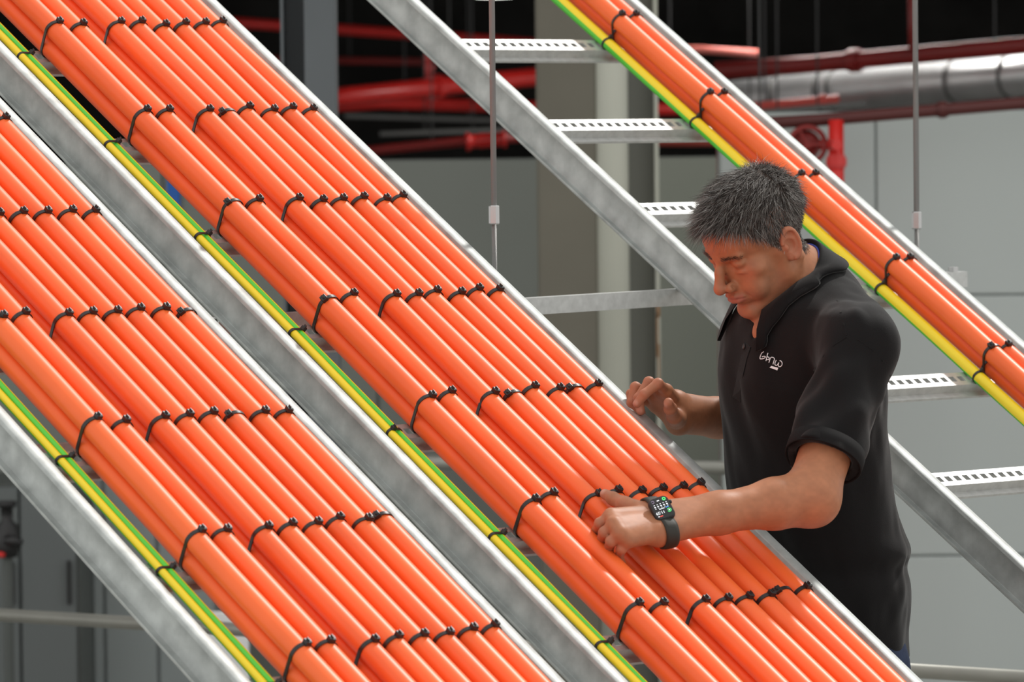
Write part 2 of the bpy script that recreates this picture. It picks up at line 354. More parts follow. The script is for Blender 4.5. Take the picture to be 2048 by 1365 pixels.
for x0, x1 in ((-.186, -.096), (-.09, .03), (.036, .166)):
    b = MB(); b.bbox(((x0 + x1) / 2, -.006, .402), ((x1 - x0) / 2, 0, 0), (0, .008, 0), (0, 0, .395), bev=.003); b.build('cabinet_door', mat('pale_door_grey', (.33, .37, .37), .45), e)
e = empty('bright_white', at(452, 1365, 11.2) * V3(1, 1, 0), 'white board standing in for a sunlit bright area under the lower left ladder cables', 'board')  # added white panel stands in for sunlit brightness behind the ladder
b = MB(); b.bbox((0, 0, ZC - 1.26), (.052, 0, 0), (0, .01, 0), (0, 0, .22), bev=.003); b.build('bright_area_face', M_WHITE, e)
for s_ in (-1, 1):
    b = MB(); b.box((s_ * .045 - .006, -.004, 0), (s_ * .045 + .006, .008, .06)); b.build('leg', M_RAILG, e)
e = empty('pump_unit', at(14, 1070, 11.3), 'black pump with small red knob at the left edge under the lower left ladder', 'pump')
b = MB(); b.lathe([(0, -.05), (.022, -.05), (.026, -.03), (.026, .02), (.014, .03), (.014, .06), (.022, .062), (.022, .075), (0, .075)], lambda p: V3(p[0], p[1], p[2])); b.build('pump_body', M_BLACK, e, True)
b = MB(); b.tube([V3(0, -.02, -.01), V3(.02, -.03, -.012), V3(.036, -.03, -.02)], [.012, .013, .010], 12); b.build('outlet', M_BLACK, e, True)
b = MB(); b.lathe([(0, -.058), (.009, -.058), (.011, -.05), (0, -.045)], lambda p: V3(p[0] - .012, p[1] - .024, p[2] + .01)); b.build('knob', M_RED, e, True)
b = MB(); b.tube([V3(0, 0, -.05), V3(0, 0, -uloc(e)[2])], .012, 12); b.build('pump_stand', M_CAB, e)

# ================================================================== cable ladders
RH, WT = .0608, -.058                                 # rail height, top of rail
WEB = .49
UL = {1: -.0645, 2: -.0710, 3: -.3305}; UR = {1: .413, 2: .427, 3: .170}
VR = {1: (-.75, 2.1), 2: (-.85, 2.3), 3: (-.75, 2.1)}
RUNG_W = -.067
NAMES = {1: 'lower left', 2: 'middle', 3: 'upper right'}
def chan(sg):                                          # C-section opening outwards; x outwards from the web, y up
    th, ft, fb = .0028, .018, .014; c = .0012
    p = [(-th, c), (-th + c, 0), (ft - c, 0), (ft, -c), (ft, -.006), (ft - .002, -.006), (ft - .002, -th), (0.001, -th), (0, -th - .001),
         (0, -RH + th + .001), (.001, -RH + th), (fb - .002, -RH + th), (fb - .002, -RH + .005), (fb, -RH + .005), (fb, -RH + c), (fb - c, -RH), (-th + c, -RH), (-th, -RH + c)]
    p[0] = (-th, -c)
    return p if sg > 0 else p
def rung_mesh():
    b = MB(); w2 = WEB - .006; th = .002; hw = .0165; sw = .0064
    ex = lambda lo, hi: b.box(lo, hi)                  # local axes: x along rung, y downhill, z up
    ex((0, sw, -th), (w2, hw, 0)); ex((0, -hw, -th), (w2, -sw, 0))
    p, sl = .0196, .0118; k = int(w2 / p); x0 = (w2 - k * p) / 2
    ex((0, -sw, -th), (x0 + (p - sl) / 2, sw, 0)); ex((w2 - x0 - (p - sl) / 2, -sw, -th), (w2, sw, 0))
    for i in range(k - 1): ex((x0 + i * p + (p + sl) / 2, -sw, -th), (x0 + (i + 1) * p + (p - sl) / 2, sw, 0))
    for s_ in (-1, 1):
        lo, hi = sorted((s_ * hw, s_ * (hw - th))); ex((0, lo, -.0145), (w2, hi, -th))
        lo, hi = sorted((s_ * (hw - th), s_ * (hw + .0115))); ex((0, lo, -.0165), (w2, hi, -.0145))
        lo, hi = sorted((s_ * (hw + .0095), s_ * (hw + .0115))); ex((0, lo, -.0185), (w2, hi, -.0165))
    return b.mesh('rung', M_GALVB)
RUNG = rung_mesh()
FR = Matrix(((r[0], d[0], n[0]), (r[1], d[1], n[1]), (r[2], d[2], n[2])))   # ladder axes -> world
ladders = {}
for l in (1, 2, 3):
    o = LP(l, 0, 0, 0)
    e = empty('cable_ladder', o, {1: 'galvanised cable ladder across the lower left corner, fully covered with orange cables',
              2: 'middle galvanised cable ladder on which the hands of the man rest',
              3: 'mostly empty galvanised cable ladder behind the man with bare slotted rungs'}[l], 'cable ladder', 'sloping cable ladders')
    ladders[l] = e; v0, v1 = VR[l]
    for s_ in (-1, 1):
        u = UL[l] if s_ < 0 else UR[l]
        b = MB(); nseg = 1
        b.extrude(chan(s_), r * u + d * v0 + n * WT, r * u + d * v1 + n * WT, r * s_, n)
        smooth_by_angle(b.build('side_rail', M_GALV, e), 50)
    k = math.ceil((v0 + .05) / PITCH)
    while k * PITCH < v1 - .05:
        q = link('rung', RUNG, e)
        q.matrix_local = Matrix.Translation(Vector(K * (r * (UL[l] + .003) + d * (k * PITCH) + n * RUNG_W))) @ FR.to_4x4() @ Matrix.Diagonal(((UR[l] - UL[l] - .006) / (WEB - .006), 1, 1, 1))
        k += 1
# trapeze strut under the ladders, carried by two threaded rods
def strut(name, A, B, label):
    L = B - A; e = empty(name, A, label, 'support strut'); T = L / np.linalg.norm(L)
    q = .0125; b = MB(); th = .0025
    Z = V3(0, 0, 1); X = np.cross(Z, T); X = X / np.linalg.norm(X)
    prof = [(-q, -q * 1.05), (-q + th, -q * 1.05), (-q + th, q * 1.05 - th), (q - th, q * 1.05 - th), (q - th, -q * 1.05), (q, -q * 1.05), (q, q * 1.05), (-q, q * 1.05)]
    b.extrude(prof, V3(0, 0, 0), L, X, Z); b.build('channel', M_GALVB, e); return e
SA, SB = V3(-.4333, 7.3951, ZC - .2710), V3(.7570, 8.5680, ZC - .2480); ST = (SB - SA) / np.linalg.norm(SB - SA)
st = strut('trapeze_strut', SA, SB, 'galvanised strut running under the ladders and across the gap left of the man')
b = MB(); q = SB - SA - ST * .022
b.tube([q + V3(0, 0, .0132), q + V3(0, 0, .021)], .009, 6); b.build('end_nut', M_ZINC, st)
strut('trapeze_strut', LP(1, -.10, .6443, -.136), LP(1, .47, .6443, -.136), 'dull strut under the lower left ladder seen in the gap beside its earth cables')
def rodthing(px, ylow, label):
    # point on the strut line seen at this column
    o = uloc(st); best = None
    for i in range(4001):
        P = o + ST * (1.75 * i / 4000); x, y = pix(P)
        if best is None or abs(x - px) < best[0]: best = (abs(x - px), P)
    P = best[1]; e = empty('threaded_rod', P, label, 'threaded rod', 'ladder hanger rods')
    zc = at(px, ylow, P[1])[2] - P[2]
    b = MB(); b.tube([V3(0, 0, zc), V3(0, 0, 1.6)], .0047, 14); b.build('upper_rod', M_THREAD, e, True)
    b = MB(); b.tube([V3(0, 0, -.03), V3(0, 0, zc)], .0040, 14); b.build('lower_rod', M_THREAD, e, True)
    b = MB(); b.tube([V3(0, 0, zc - .0145), V3(0, 0, zc - .013), V3(0, 0, zc + .013), V3(0, 0, zc + .0145)], [.0072, .0082, .0082, .0072], 6, phase=.35); b.build('coupling_nut', M_ZINC, e)
    b = MB(); b.tube([V3(0, 0, .0135), V3(0, 0, .0205)], .0082, 6); b.build('lock_nut', M_ZINC, e)
def thread_mat():
    m = mat('threaded_zinc', (.30, .30, .295), .45, .7); nt = m.node_tree; b = nt.nodes['Principled BSDF']
    tc = nt.nodes.new('ShaderNodeTexCoord'); wv = nt.nodes.new('ShaderNodeTexWave'); wv.bands_direction = 'Z'; wv.inputs['Scale'].default_value = 210
    nt.links.new(tc.outputs['Object'], wv.inputs['Vector']); bp = nt.nodes.new('ShaderNodeBump'); bp.inputs['Distance'].default_value = .0008; bp.inputs['Strength'].default_value = .8
    nt.links.new(wv.outputs['Fac'], bp.inputs['Height']); nt.links.new(bp.outputs[0], b.inputs['Normal']); return m
M_THREAD = thread_mat()
rodthing(990, 430, 'left threaded hanger rod with coupling nut crossing in front of the bare ladder rail')
rodthing(1834, 441, 'right threaded hanger rod with coupling nut in front of the pale panel wall')

# ================================================================== cables
CD = .0310; CR = CD / 2
TOPW = -.005 - CR; BOTW = TOPW - .0306; BOTU = .004
HEADU = {1: [0, .0412, .1105, .1535, .1965, .2395, .2845, .3245], 2: [0, .0425, .1200, .1625, .2035, .2465, .2875, .3255]}
HEAD_OFF = {1: -.004, 2: 0.0}
ORD = ['leftmost', 'second', 'third', 'fourth', 'fifth', 'sixth', 'seventh', 'rightmost']
def cable_pts(l, u, w, v0, v1, seed, amp=.0016, ampw=.0008, step=.05):
    rng = random.Random(seed); nk = int((v1 - v0) / PITCH) + 3
    off = [rng.uniform(-1, 1) for _ in range(nk)]; offw = [rng.uniform(-1, 1) for _ in range(nk)]
    pts = []; m = int((v1 - v0) / step)
    for i in range(m + 1):
        v = v0 + (v1 - v0) * i / m; kf = (v - v0) / PITCH + .5; k = int(kf); f = kf - k; s_ = f * f * (3 - 2 * f)
        pts.append(LP(l, u + amp * (off[k] * (1 - s_) + off[k + 1] * s_), v, w + ampw * (offw[k] * (1 - s_) + offw[k + 1] * s_)))
    return pts
def cable(l, u, w, rad, name, m, label, cat, group, seed, v0, v1, uv=False, twist=0, phase=0, amp=.0016):
    o = LP(l, u, v0, w); P = [p - o for p in cable_pts(l, u, w, v0, v1, seed, amp=amp)]
    b = MB(); b.tube(P, rad, 28 if not uv else 36, up=n, uv=uv, twist=twist, phase=phase)
    c = b.build(name, m, None, True); c.location = tuple(o * K); return tag(c, label, cat, group)
tops = {1: [], 2: [], 3: []}; bots = {1: [], 2: []}
for l in (1, 2):
    v0, v1 = VR[l][0] - .03, VR[l][1] + .03
    for i, hu in enumerate(HEADU[l]):
        u = hu - HEAD_OFF[l]; tops[l].append(u)
        lab = '%s of eight orange cables in the top layer of the %s ladder' % (ORD[i], NAMES[l])
        if i in (0, 7): lab = ['orange top-layer cable nearest the earth cables on the %s ladder', 'orange top-layer cable against the right rail of the %s ladder'][i == 7] % NAMES[l]
        cable(l, u, TOPW, CR, 'power_cable', M_OR[(i * 2 + l) % 3], lab, 'cable', 'orange cables on the %s ladder' % NAMES[l], 100 * l + i, v0, v1)
    ub = [u + BOTU for u in tops[l]]
    for i, u in enumerate(ub):
        bots[l].append(u)
        lab = 'orange bottom-layer cable tucked beneath the top cables of the %s ladder' % NAMES[l]
        if i == 0: lab = 'low orange cable on the rungs, leftmost of the %s ladder' % NAMES[l]
        if i == 2: lab = 'sunken orange cable in the open gap after the second top cable, %s ladder' % NAMES[l]
        cable(l, u, BOTW, CR, 'power_cable', M_OR[(i + l) % 3], lab, 'cable', 'orange cables on the %s ladder' % NAMES[l], 100 * l + 50 + i, v0, v1, amp=.0008)
# upper right ladder: three cables and a single earth cable
v0, v1 = VR[3][0] - .03, VR[3][1] + .03
CR3 = .0157
L3C = [(.0290, TOPW - .0262, 'low orange cable on the rungs of the upper right ladder beside its earth cable'),
       (.015, TOPW, 'raised middle orange cable of the three on the upper right ladder'),
       (.048, TOPW, 'orange cable nearest the right rail of the upper right ladder')]
for i, (u, w, lab) in enumerate(L3C):
    cable(3, u, w, CR3 - .0004, 'power_cable', M_OR[i % 3], lab, 'cable', 'orange cables on the upper right ladder', 300 + i, v0, v1, amp=.0012)
ER = .0058
EU = {1: (-.0440, -.0312), 2: (-.0545, -.0425)}
for l in (1, 2):
    a0, a1 = VR[l][0] - .03, VR[l][1] + .03
    for i in (0, 1):
        cable(l, EU[l][i], RUNG_W + ER + .0006, ER, 'earth_cable', M_GY, 'green and yellow striped earth cable %s, %s ladder' % (['against the left rail', 'on the inner side of the pair'][i], NAMES[l]),
              'cable', 'green and yellow earth cables', 500 + 10 * l + i, a0, a1, True, twist=[.06, .05][i] if l == 1 else [-.28, -.05][i], phase=[-.31, -2.0][i] if l == 1 else [.95, -1.72][i], amp=.0010)
cable(3, -.0060, RUNG_W + .0105, .0100, 'earth_cable', M_GY, 'single green and yellow earth cable on the upper right ladder', 'cable', 'green and yellow earth cables', 540, v0, v1, True, twist=.62, phase=-1.05, amp=.002)

# ================================================================== cable ties
def hull_path(circs, n_arc=18):
    """rounded convex hull of circles [(x,y,r)], counter-clockwise"""
    pts = []
    for k in range(96):
        a = 2 * math.pi * k / 96; dx, dy = math.cos(a), math.sin(a)
        best = max(circs, key=lambda c: c[0] * dx + c[1] * dy + c[2])
        pts.append((best[0] + best[2] * dx, best[1] + best[2] * dy))
    out = []
    for i, p in enumerate(pts):                        # keep every second arc point
        if i % 2 == 0: out.append(p)
    return out
def tie_meshes(circs, head_ang, key, wid=.0060, th=.0014, hs=1.12):
    path = hull_path(circs); m = len(path); b = MB(); vs = []
    cx = sum(p[0] for p in path) / m; cy = sum(p[1] for p in path) / m
    for i, p in enumerate(path):
        q0, q1 = path[i - 1], path[(i + 1) % m]; tx, ty = q1[0] - q0[0], q1[1] - q0[1]; L = math.hypot(tx, ty) or 1
        nx, ny = ty / L, -tx / L
        for (o_, z) in ((0, -wid / 2), (th, -wid / 2), (th, wid / 2), (0, wid / 2)):
            vs.append(V3(p[0] + nx * o_, z, p[1] + ny * o_))
    fs = [(i * 4 + k, i * 4 + (k + 1) % 4, ((i + 1) % m) * 4 + (k + 1) % 4, ((i + 1) % m) * 4 + k) for i in range(m) for k in range(4)]
    b.add(vs, fs); strap = b.mesh('strap_' + key, M_TIE)
    # locking head at the hull point in direction head_ang (measured on the first circle)
    c0 = circs[0]; dx, dy = math.cos(head_ang), math.sin(head_ang)
    px, py = c0[0] + (c0[2] + .0026) * dx, c0[1] + (c0[2] + .0026) * dy
    X = V3(-dy, 0, dx); Z = V3(dx, 0, dy); Yv = V3(0, 1, 0)
    b = MB(); b.bbox(V3(px, 0, py), X * .0041 * hs, Yv * .0044 * hs, Z * .0033 * hs, bev=.0007); 
    b.bbox(V3(px, 0, py) + Z * .0022 * hs - X * .001 * hs, X * .0026 * hs, Yv * .0030 * hs, Z * .0018 * hs, bev=.0004)
    head = b.mesh('head_' + key, M_TIE)
    b = MB(); t0 = V3(px, 0, py) + Z * .0026 * hs
    b.bbox(t0 + Z * .0014 + X * .0006, X * .0007, Yv * wid / 2, Z * .0022); tail = b.mesh('tail_' + key, M_TIE)
    return strap, head, tail
_cache = {}
def tie(l, u, w, v, circs, ang, key, label, group, yaw=0.0, **kw):
    if key not in _cache: _cache[key] = tie_meshes(circs, ang, key, **kw)
    s_, h_, t_ = _cache[key]
    e = empty('cable_tie', (0, 0, 0), label, 'cable tie', group)
    e.matrix_world = Matrix.Translation(Vector(K * LP(l, u, v, w))) @ FR.to_4x4() @ Matrix.Rotation(yaw, 4, 'Z')
    link('strap', s_, e); hd = link('locking_head', h_, e); link('cut_tail', t_, hd)
ROWN = ['first', 'second', 'third', 'fourth', 'fifth', 'sixth', 'seventh', 'eighth']
CABN = ['first', 'second', 'third', 'fourth', 'fifth', 'sixth', 'seventh', 'eighth']
ODD = {(2, 1, 3), (2, 2, 0), (2, 3, 0), (2, 4, 3), (2, 4, 6), (2, 6, 6), (1, 2, 7), (1, 3, 5), (1, 4, 7)}
rt = CR + .0004
rng = random.Random(3)
for l, rows in ((1, range(0, 7)), (2, range(-1, 8))):
    first = {1: 0, 2: 0}[l]
    for k in rows:
        for i, u in enumerate(tops[l]):
            v = k * PITCH + rng.uniform(-.006, .006); x, y = pix(LP(l, u, v, 0))
            if not (-25 < x < 2075 and -25 < y < 1395): continue
            if k < first: continue
            odd = (l, k, i) in ODD
            ang = math.radians(86 if not odd else 138)
            c = [(0, 0, rt), (BOTU, BOTW - TOPW, rt)]; key = 'pair%s' % odd
            lab = 'black cable tie on %s top cable from left, %s row down, %s ladder' % (CABN[i], ROWN[k - first], NAMES[l])
            tie(l, u, TOPW, v, c, ang, key, lab, 'black cable ties on the %s ladder' % NAMES[l], rng.uniform(-.10, .10) + .10)
    for k in rows:                                     # earth-cable ties
        u0, u1 = EU[l]; v = k * PITCH + .01; x, y = pix(LP(l, u0, v, -.06))
        if not (-25 < x < 2075 and -25 < y < 1395) or k < first: continue
        w0 = RUNG_W + ER + .0006
        flip = (l, k) == (2, 4)
        c = [(u1 - u0, 0, ER + .0003), (0, 0, ER + .0003)] if not flip else [(0, 0, ER + .0003), (u1 - u0, 0, ER + .0003)]
        row = (k - first)
        tie(l, u0, w0, v, c, math.radians(66 if not flip else 80), 'earth%s' % flip, 'black cable tie round the paired earth cables, %s row down, %s ladder' % (ROWN[row], NAMES[l]), 'earth cable ties', .05, wid=.0045, th=.0011, hs=.85)
for k in range(0, 5):
    v = k * PITCH
    uA, wA = L3C[1][0], L3C[1][1]
    c = [(0, 0, CR3), (L3C[0][0] - uA, L3C[0][1] - wA, CR3)]
    tie(3, uA, wA, v, c, math.radians(104 if k < 4 else 125), 'upper%s' % (k < 4), 'black cable tie over raised orange cable, %s row down, upper right ladder' % ROWN[k], 'black cable ties on the upper right ladder', .1, wid=.0048)
    tie(3, L3C[2][0], L3C[2][1], v, [(0, 0, CR3), (L3C[0][0] - L3C[2][0], L3C[0][1] - L3C[2][1], CR3)], math.radians(104), 'upperring', 'black cable tie on cable by right rail, %s row down, upper right ladder' % ROWN[k], 'black cable ties on the upper right ladder', .1, wid=.0048)
    tie(3, -.0060, RUNG_W + .0105, v + .012, [(0, 0, .0103)], math.radians(95), 'upperearth', 'black cable tie round single earth cable, %s row down, upper right ladder' % ROWN[k], 'earth cable ties', .2, wid=.0045, th=.0011, hs=.6)
# ================================================================== the man (real metres)
def WM(px, py, Y): return K * at(px, py, Y / K)
def HL(px, py, w):                                     # point over the middle ladder, w drawing units above the tie heads
    u, v = on(2, px, py, w); return K * LP(2, u, v, w)
def norm(a): a = np.asarray(a, float); return a / np.linalg.norm(a)
def rc(P, a, b, ra, rb):
    a, b = np.asarray(a, float), np.asarray(b, float); ab = b - a; t = np.clip((P - a) @ ab / (ab @ ab), 0, 1)
    return np.linalg.norm(P - a - t[:, None] * ab, axis=1) - (ra + (rb - ra) * t)
def chain(P, pts, rad, k=.004):
    D = None
    for i in range(len(pts) - 1):
        q = rc(P, pts[i], pts[i + 1], rad[i], rad[i + 1]); D = q if D is None else smin(D, q, k)
    return D
def ell(P, c, rad, R=None):
    q = P - np.asarray(c, float)
    if R is not None: q = q @ R                        # columns of R: axes
    rad = np.asarray(rad, float); k0 = np.linalg.norm(q / rad, axis=1); k1 = np.linalg.norm(q / rad ** 2, axis=1) + 1e-9
    return k0 * (k0 - 1) / k1
def smin(a, b, k): h = np.clip(.5 + .5 * (b - a) / k, 0, 1); return b * (1 - h) + a * h - k * h * (1 - h)
def smax(a, b, k): return -smin(-a, -b, k)
def vnoise(P, seed=0):                                 # smooth value noise in [-1, 1]
    i = np.floor(P).astype(np.int64); f = P - i; f = f * f * (3 - 2 * f); out = 0
    for dx in (0, 1):
        for dy in (0, 1):
            for dz in (0, 1):
                h_ = ((i[:, 0] + dx) * 374761393 + (i[:, 1] + dy) * 668265263 + (i[:, 2] + dz) * 2147483647 + seed * 144665) & 0x7fffffff
                h_ = (h_ ^ (h_ >> 13)) * 1274126177 & 0x7fffffff
                w = (f[:, 0] if dx else 1 - f[:, 0]) * (f[:, 1] if dy else 1 - f[:, 1]) * (f[:, 2] if dz else 1 - f[:, 2])
                out = out + w * ((h_ & 0xffff) / 32767.5 - 1)
    return out
def mesh_sdf(f, lo, hi, h):
    """sparse naive surface nets; returns vertices, quads"""
    lo, hi = np.asarray(lo, float), np.asarray(hi, float)
    nB = np.ceil((hi - lo) / (8 * h)).astype(int)
    g = np.stack(np.meshgrid(*[np.arange(q) for q in nB], indexing='ij'), -1).reshape(-1, 3)
    D = f(lo + (g + .5) * 8 * h); g = g[np.abs(D) < 8 * h * 1.25]
    s_ = np.stack(np.meshgrid(*[np.arange(4)] * 3, indexing='ij'), -1).reshape(-1, 3)
    g = (g[:, None] * 4 + s_).reshape(-1, 3); D = f(lo + (g + .5) * 2 * h); g = g[np.abs(D) < 2 * h * 1.4]
    c2 = np.stack(np.meshgrid(*[np.arange(2)] * 3, indexing='ij'), -1).reshape(-1, 3)
    cells = (g[:, None] * 2 + c2).reshape(-1, 3)
    N = (nB * 8 + 3).astype(np.int64)
    key = lambda a: (a[..., 0].astype(np.int64) * N[1] + a[..., 1]) * N[2] + a[..., 2]
    ck = np.unique(key(cells)); cells = np.stack([ck // (N[1] * N[2]), (ck // N[2]) % N[1], ck % N[2]], -1)
    corner = cells[:, None] + c2                        # [n,8,3]
    kk = key(corner); uk, inv = np.unique(kk, return_inverse=True); inv = inv.reshape(kk.shape)
    up = np.stack([uk // (N[1] * N[2]), (uk // N[2]) % N[1], uk % N[2]], -1)
    val = np.concatenate([f(lo + q * h) for q in np.array_split(up, max(1, len(up) // 200000 + 1))])
    cv = val[inv]; sg = cv < 0; act = sg.any(1) & ~sg.all(1)
    cells, cv, ck = cells[act], cv[act], ck[act]
    acc = np.zeros((len(cells), 3)); cnt = np.zeros(len(cells))
    for a in range(8):
        for ax in range(3):
            if c2[a][ax]: continue
            b_ = int(np.where((c2 == c2[a] + np.eye(3, dtype=int)[ax]).all(1))[0][0])
            m = (cv[:, a] < 0) != (cv[:, b_] < 0); t = cv[m, a] / (cv[m, a] - cv[m, b_])
            p = np.repeat(c2[a][None].astype(float), m.sum(), 0); p[:, ax] += t; acc[m] += p; cnt[m] += 1
    V = lo + (cells + acc / cnt[:, None]) * h
    quads = []
    for ax in range(3):                                 # lattice edge from corner c along ax; four cells around it
        o1, o2 = [(1, 2), (2, 0), (0, 1)][ax]; e = np.eye(3, dtype=int)
        b_ = int(np.where((c2 == e[ax]).all(1))[0][0])
        m = np.where((cv[:, 0] < 0) != (cv[:, b_] < 0))[0]; c = cells[m]
        idx = []; ok = np.ones(len(m), bool)
        for off in (0 * e[0], -e[o1], -e[o1] - e[o2], -e[o2]):
            k_ = key(c + off); j = np.searchsorted(ck, k_); j = np.minimum(j, len(ck) - 1); ok &= ck[j] == k_; idx.append(j)
        q = np.stack(idx, 1); flip = cv[m, 0] > 0; q[flip] = q[flip][:, ::-1]; quads.append(q[ok])
    return V, np.concatenate(quads)
def np_mesh(name, V, F, mats, smooth=True):
    me = bpy.data.meshes.new(name); nf = len(F); w = F.shape[1]
    me.vertices.add(len(V)); me.vertices.foreach_set('co', V.astype(np.float32).ravel())
    me.loops.add(nf * w); me.loops.foreach_set('vertex_index', F.astype(np.int32).ravel())
    me.polygons.add(nf); me.polygons.foreach_set('loop_start', np.arange(0, nf * w, w, dtype=np.int32)); me.polygons.foreach_set('loop_total', np.full(nf, w, np.int32))
    me.polygons.foreach_set('use_smooth', np.full(nf, smooth))
    for m in (mats if isinstance(mats, (list, tuple)) else [mats]): me.materials.append(m)
    me.update(calc_edges=True); me.validate(); return me
def vnormals(V, F):
    a, b, c = V[F[:, 0]], V[F[:, 1]], V[F[:, 2]]; nn = np.cross(b - a, c - a); N_ = np.zeros_like(V)
    for k in range(F.shape[1]): np.add.at(N_, F[:, k], nn)
    return N_ / (np.linalg.norm(N_, axis=1)[:, None] + 1e-12)
def color_attr(me, col):
    at_ = me.color_attributes.new('tint', 'FLOAT_COLOR', 'POINT')
    at_.data.foreach_set('color', np.concatenate([col, np.ones((len(col), 1))], 1).astype(np.float32).ravel())
def attr_mat(name, rough, spec=.4, sss=0.0, bump=None):
    m = mat(name, (.5, .5, .5), rough, 0, spec, bump=bump); nt = m.node_tree; b = nt.nodes['Principled BSDF']
    a = nt.nodes.new('ShaderNodeAttribute'); a.attribute_name = 'tint'; nt.links.new(a.outputs['Color'], b.inputs['Base Color'])
    if sss: b.inputs['Subsurface Weight'].default_value = sss; b.inputs['Subsurface Radius'].default_value = (.010, .004, .002); b.inputs['Subsurface Scale'].default_value = 1.0
    return m
Zv = V3(0, 0, 1)
sm = lambda x, a, b: np.clip((x - a) / (b - a), 0, 1) ** 2 * (3 - 2 * np.clip((x - a) / (b - a), 0, 1))
# ---- skeleton
PHI = math.radians(31); FW = V3(-math.cos(PHI), -math.sin(PHI), 0); LF = V3(math.sin(PHI), -math.cos(PHI), 0)
C_sh = WM(1612, 672, 8.90); C_ch = WM(1614, 770, 8.91); C_wa = WM(1622, 960, 8.93); C_hi = WM(1648, 1150, 8.95); C_pe = WM(1655, 1265, 8.95)
S_L = WM(1722, 690, 8.70); E_L = WM(1622, 996, 8.52); W_L = HL(1322, 1046, .028)
S_R = C_sh - LF * .145 - FW * .01 + V3(0, 0, -.02); E_R = WM(1548, 852, 9.26); W_R = WM(1362, 826, 9.00)
NB = WM(1594, 568, 8.90)
# ---- head frame: x left, y forward, z up, centimetres
HC = WM(1520, 485, 8.84)
def headR(yaw, pitch, roll):
    c, s = math.cos, math.sin
    B = np.column_stack([[1, 0, 0], [0, -1, 0], [0, 0, 1]])
    Rp = np.array([[1, 0, 0], [0, c(pitch), -s(pitch)], [0, s(pitch), c(pitch)]]); Ry = np.array([[c(yaw), -s(yaw), 0], [s(yaw), c(yaw), 0], [0, 0, 1]])
    Rr = np.array([[c(roll), 0, s(roll)], [0, 1, 0], [-s(roll), 0, c(roll)]]); return Rr @ Ry @ Rp @ B
HR = headR(math.radians(-55), math.radians(40), math.radians(8.6))
def to_head(P): return (P - HC) @ HR * 100
def from_head(q): return HC + (np.atleast_2d(q) / 100) @ HR.T
def sym(fn, q):                                        # evaluate on |x| (both halves at once)
    return fn(np.column_stack([np.abs(q[:, 0]), q[:, 1], q[:, 2]]))
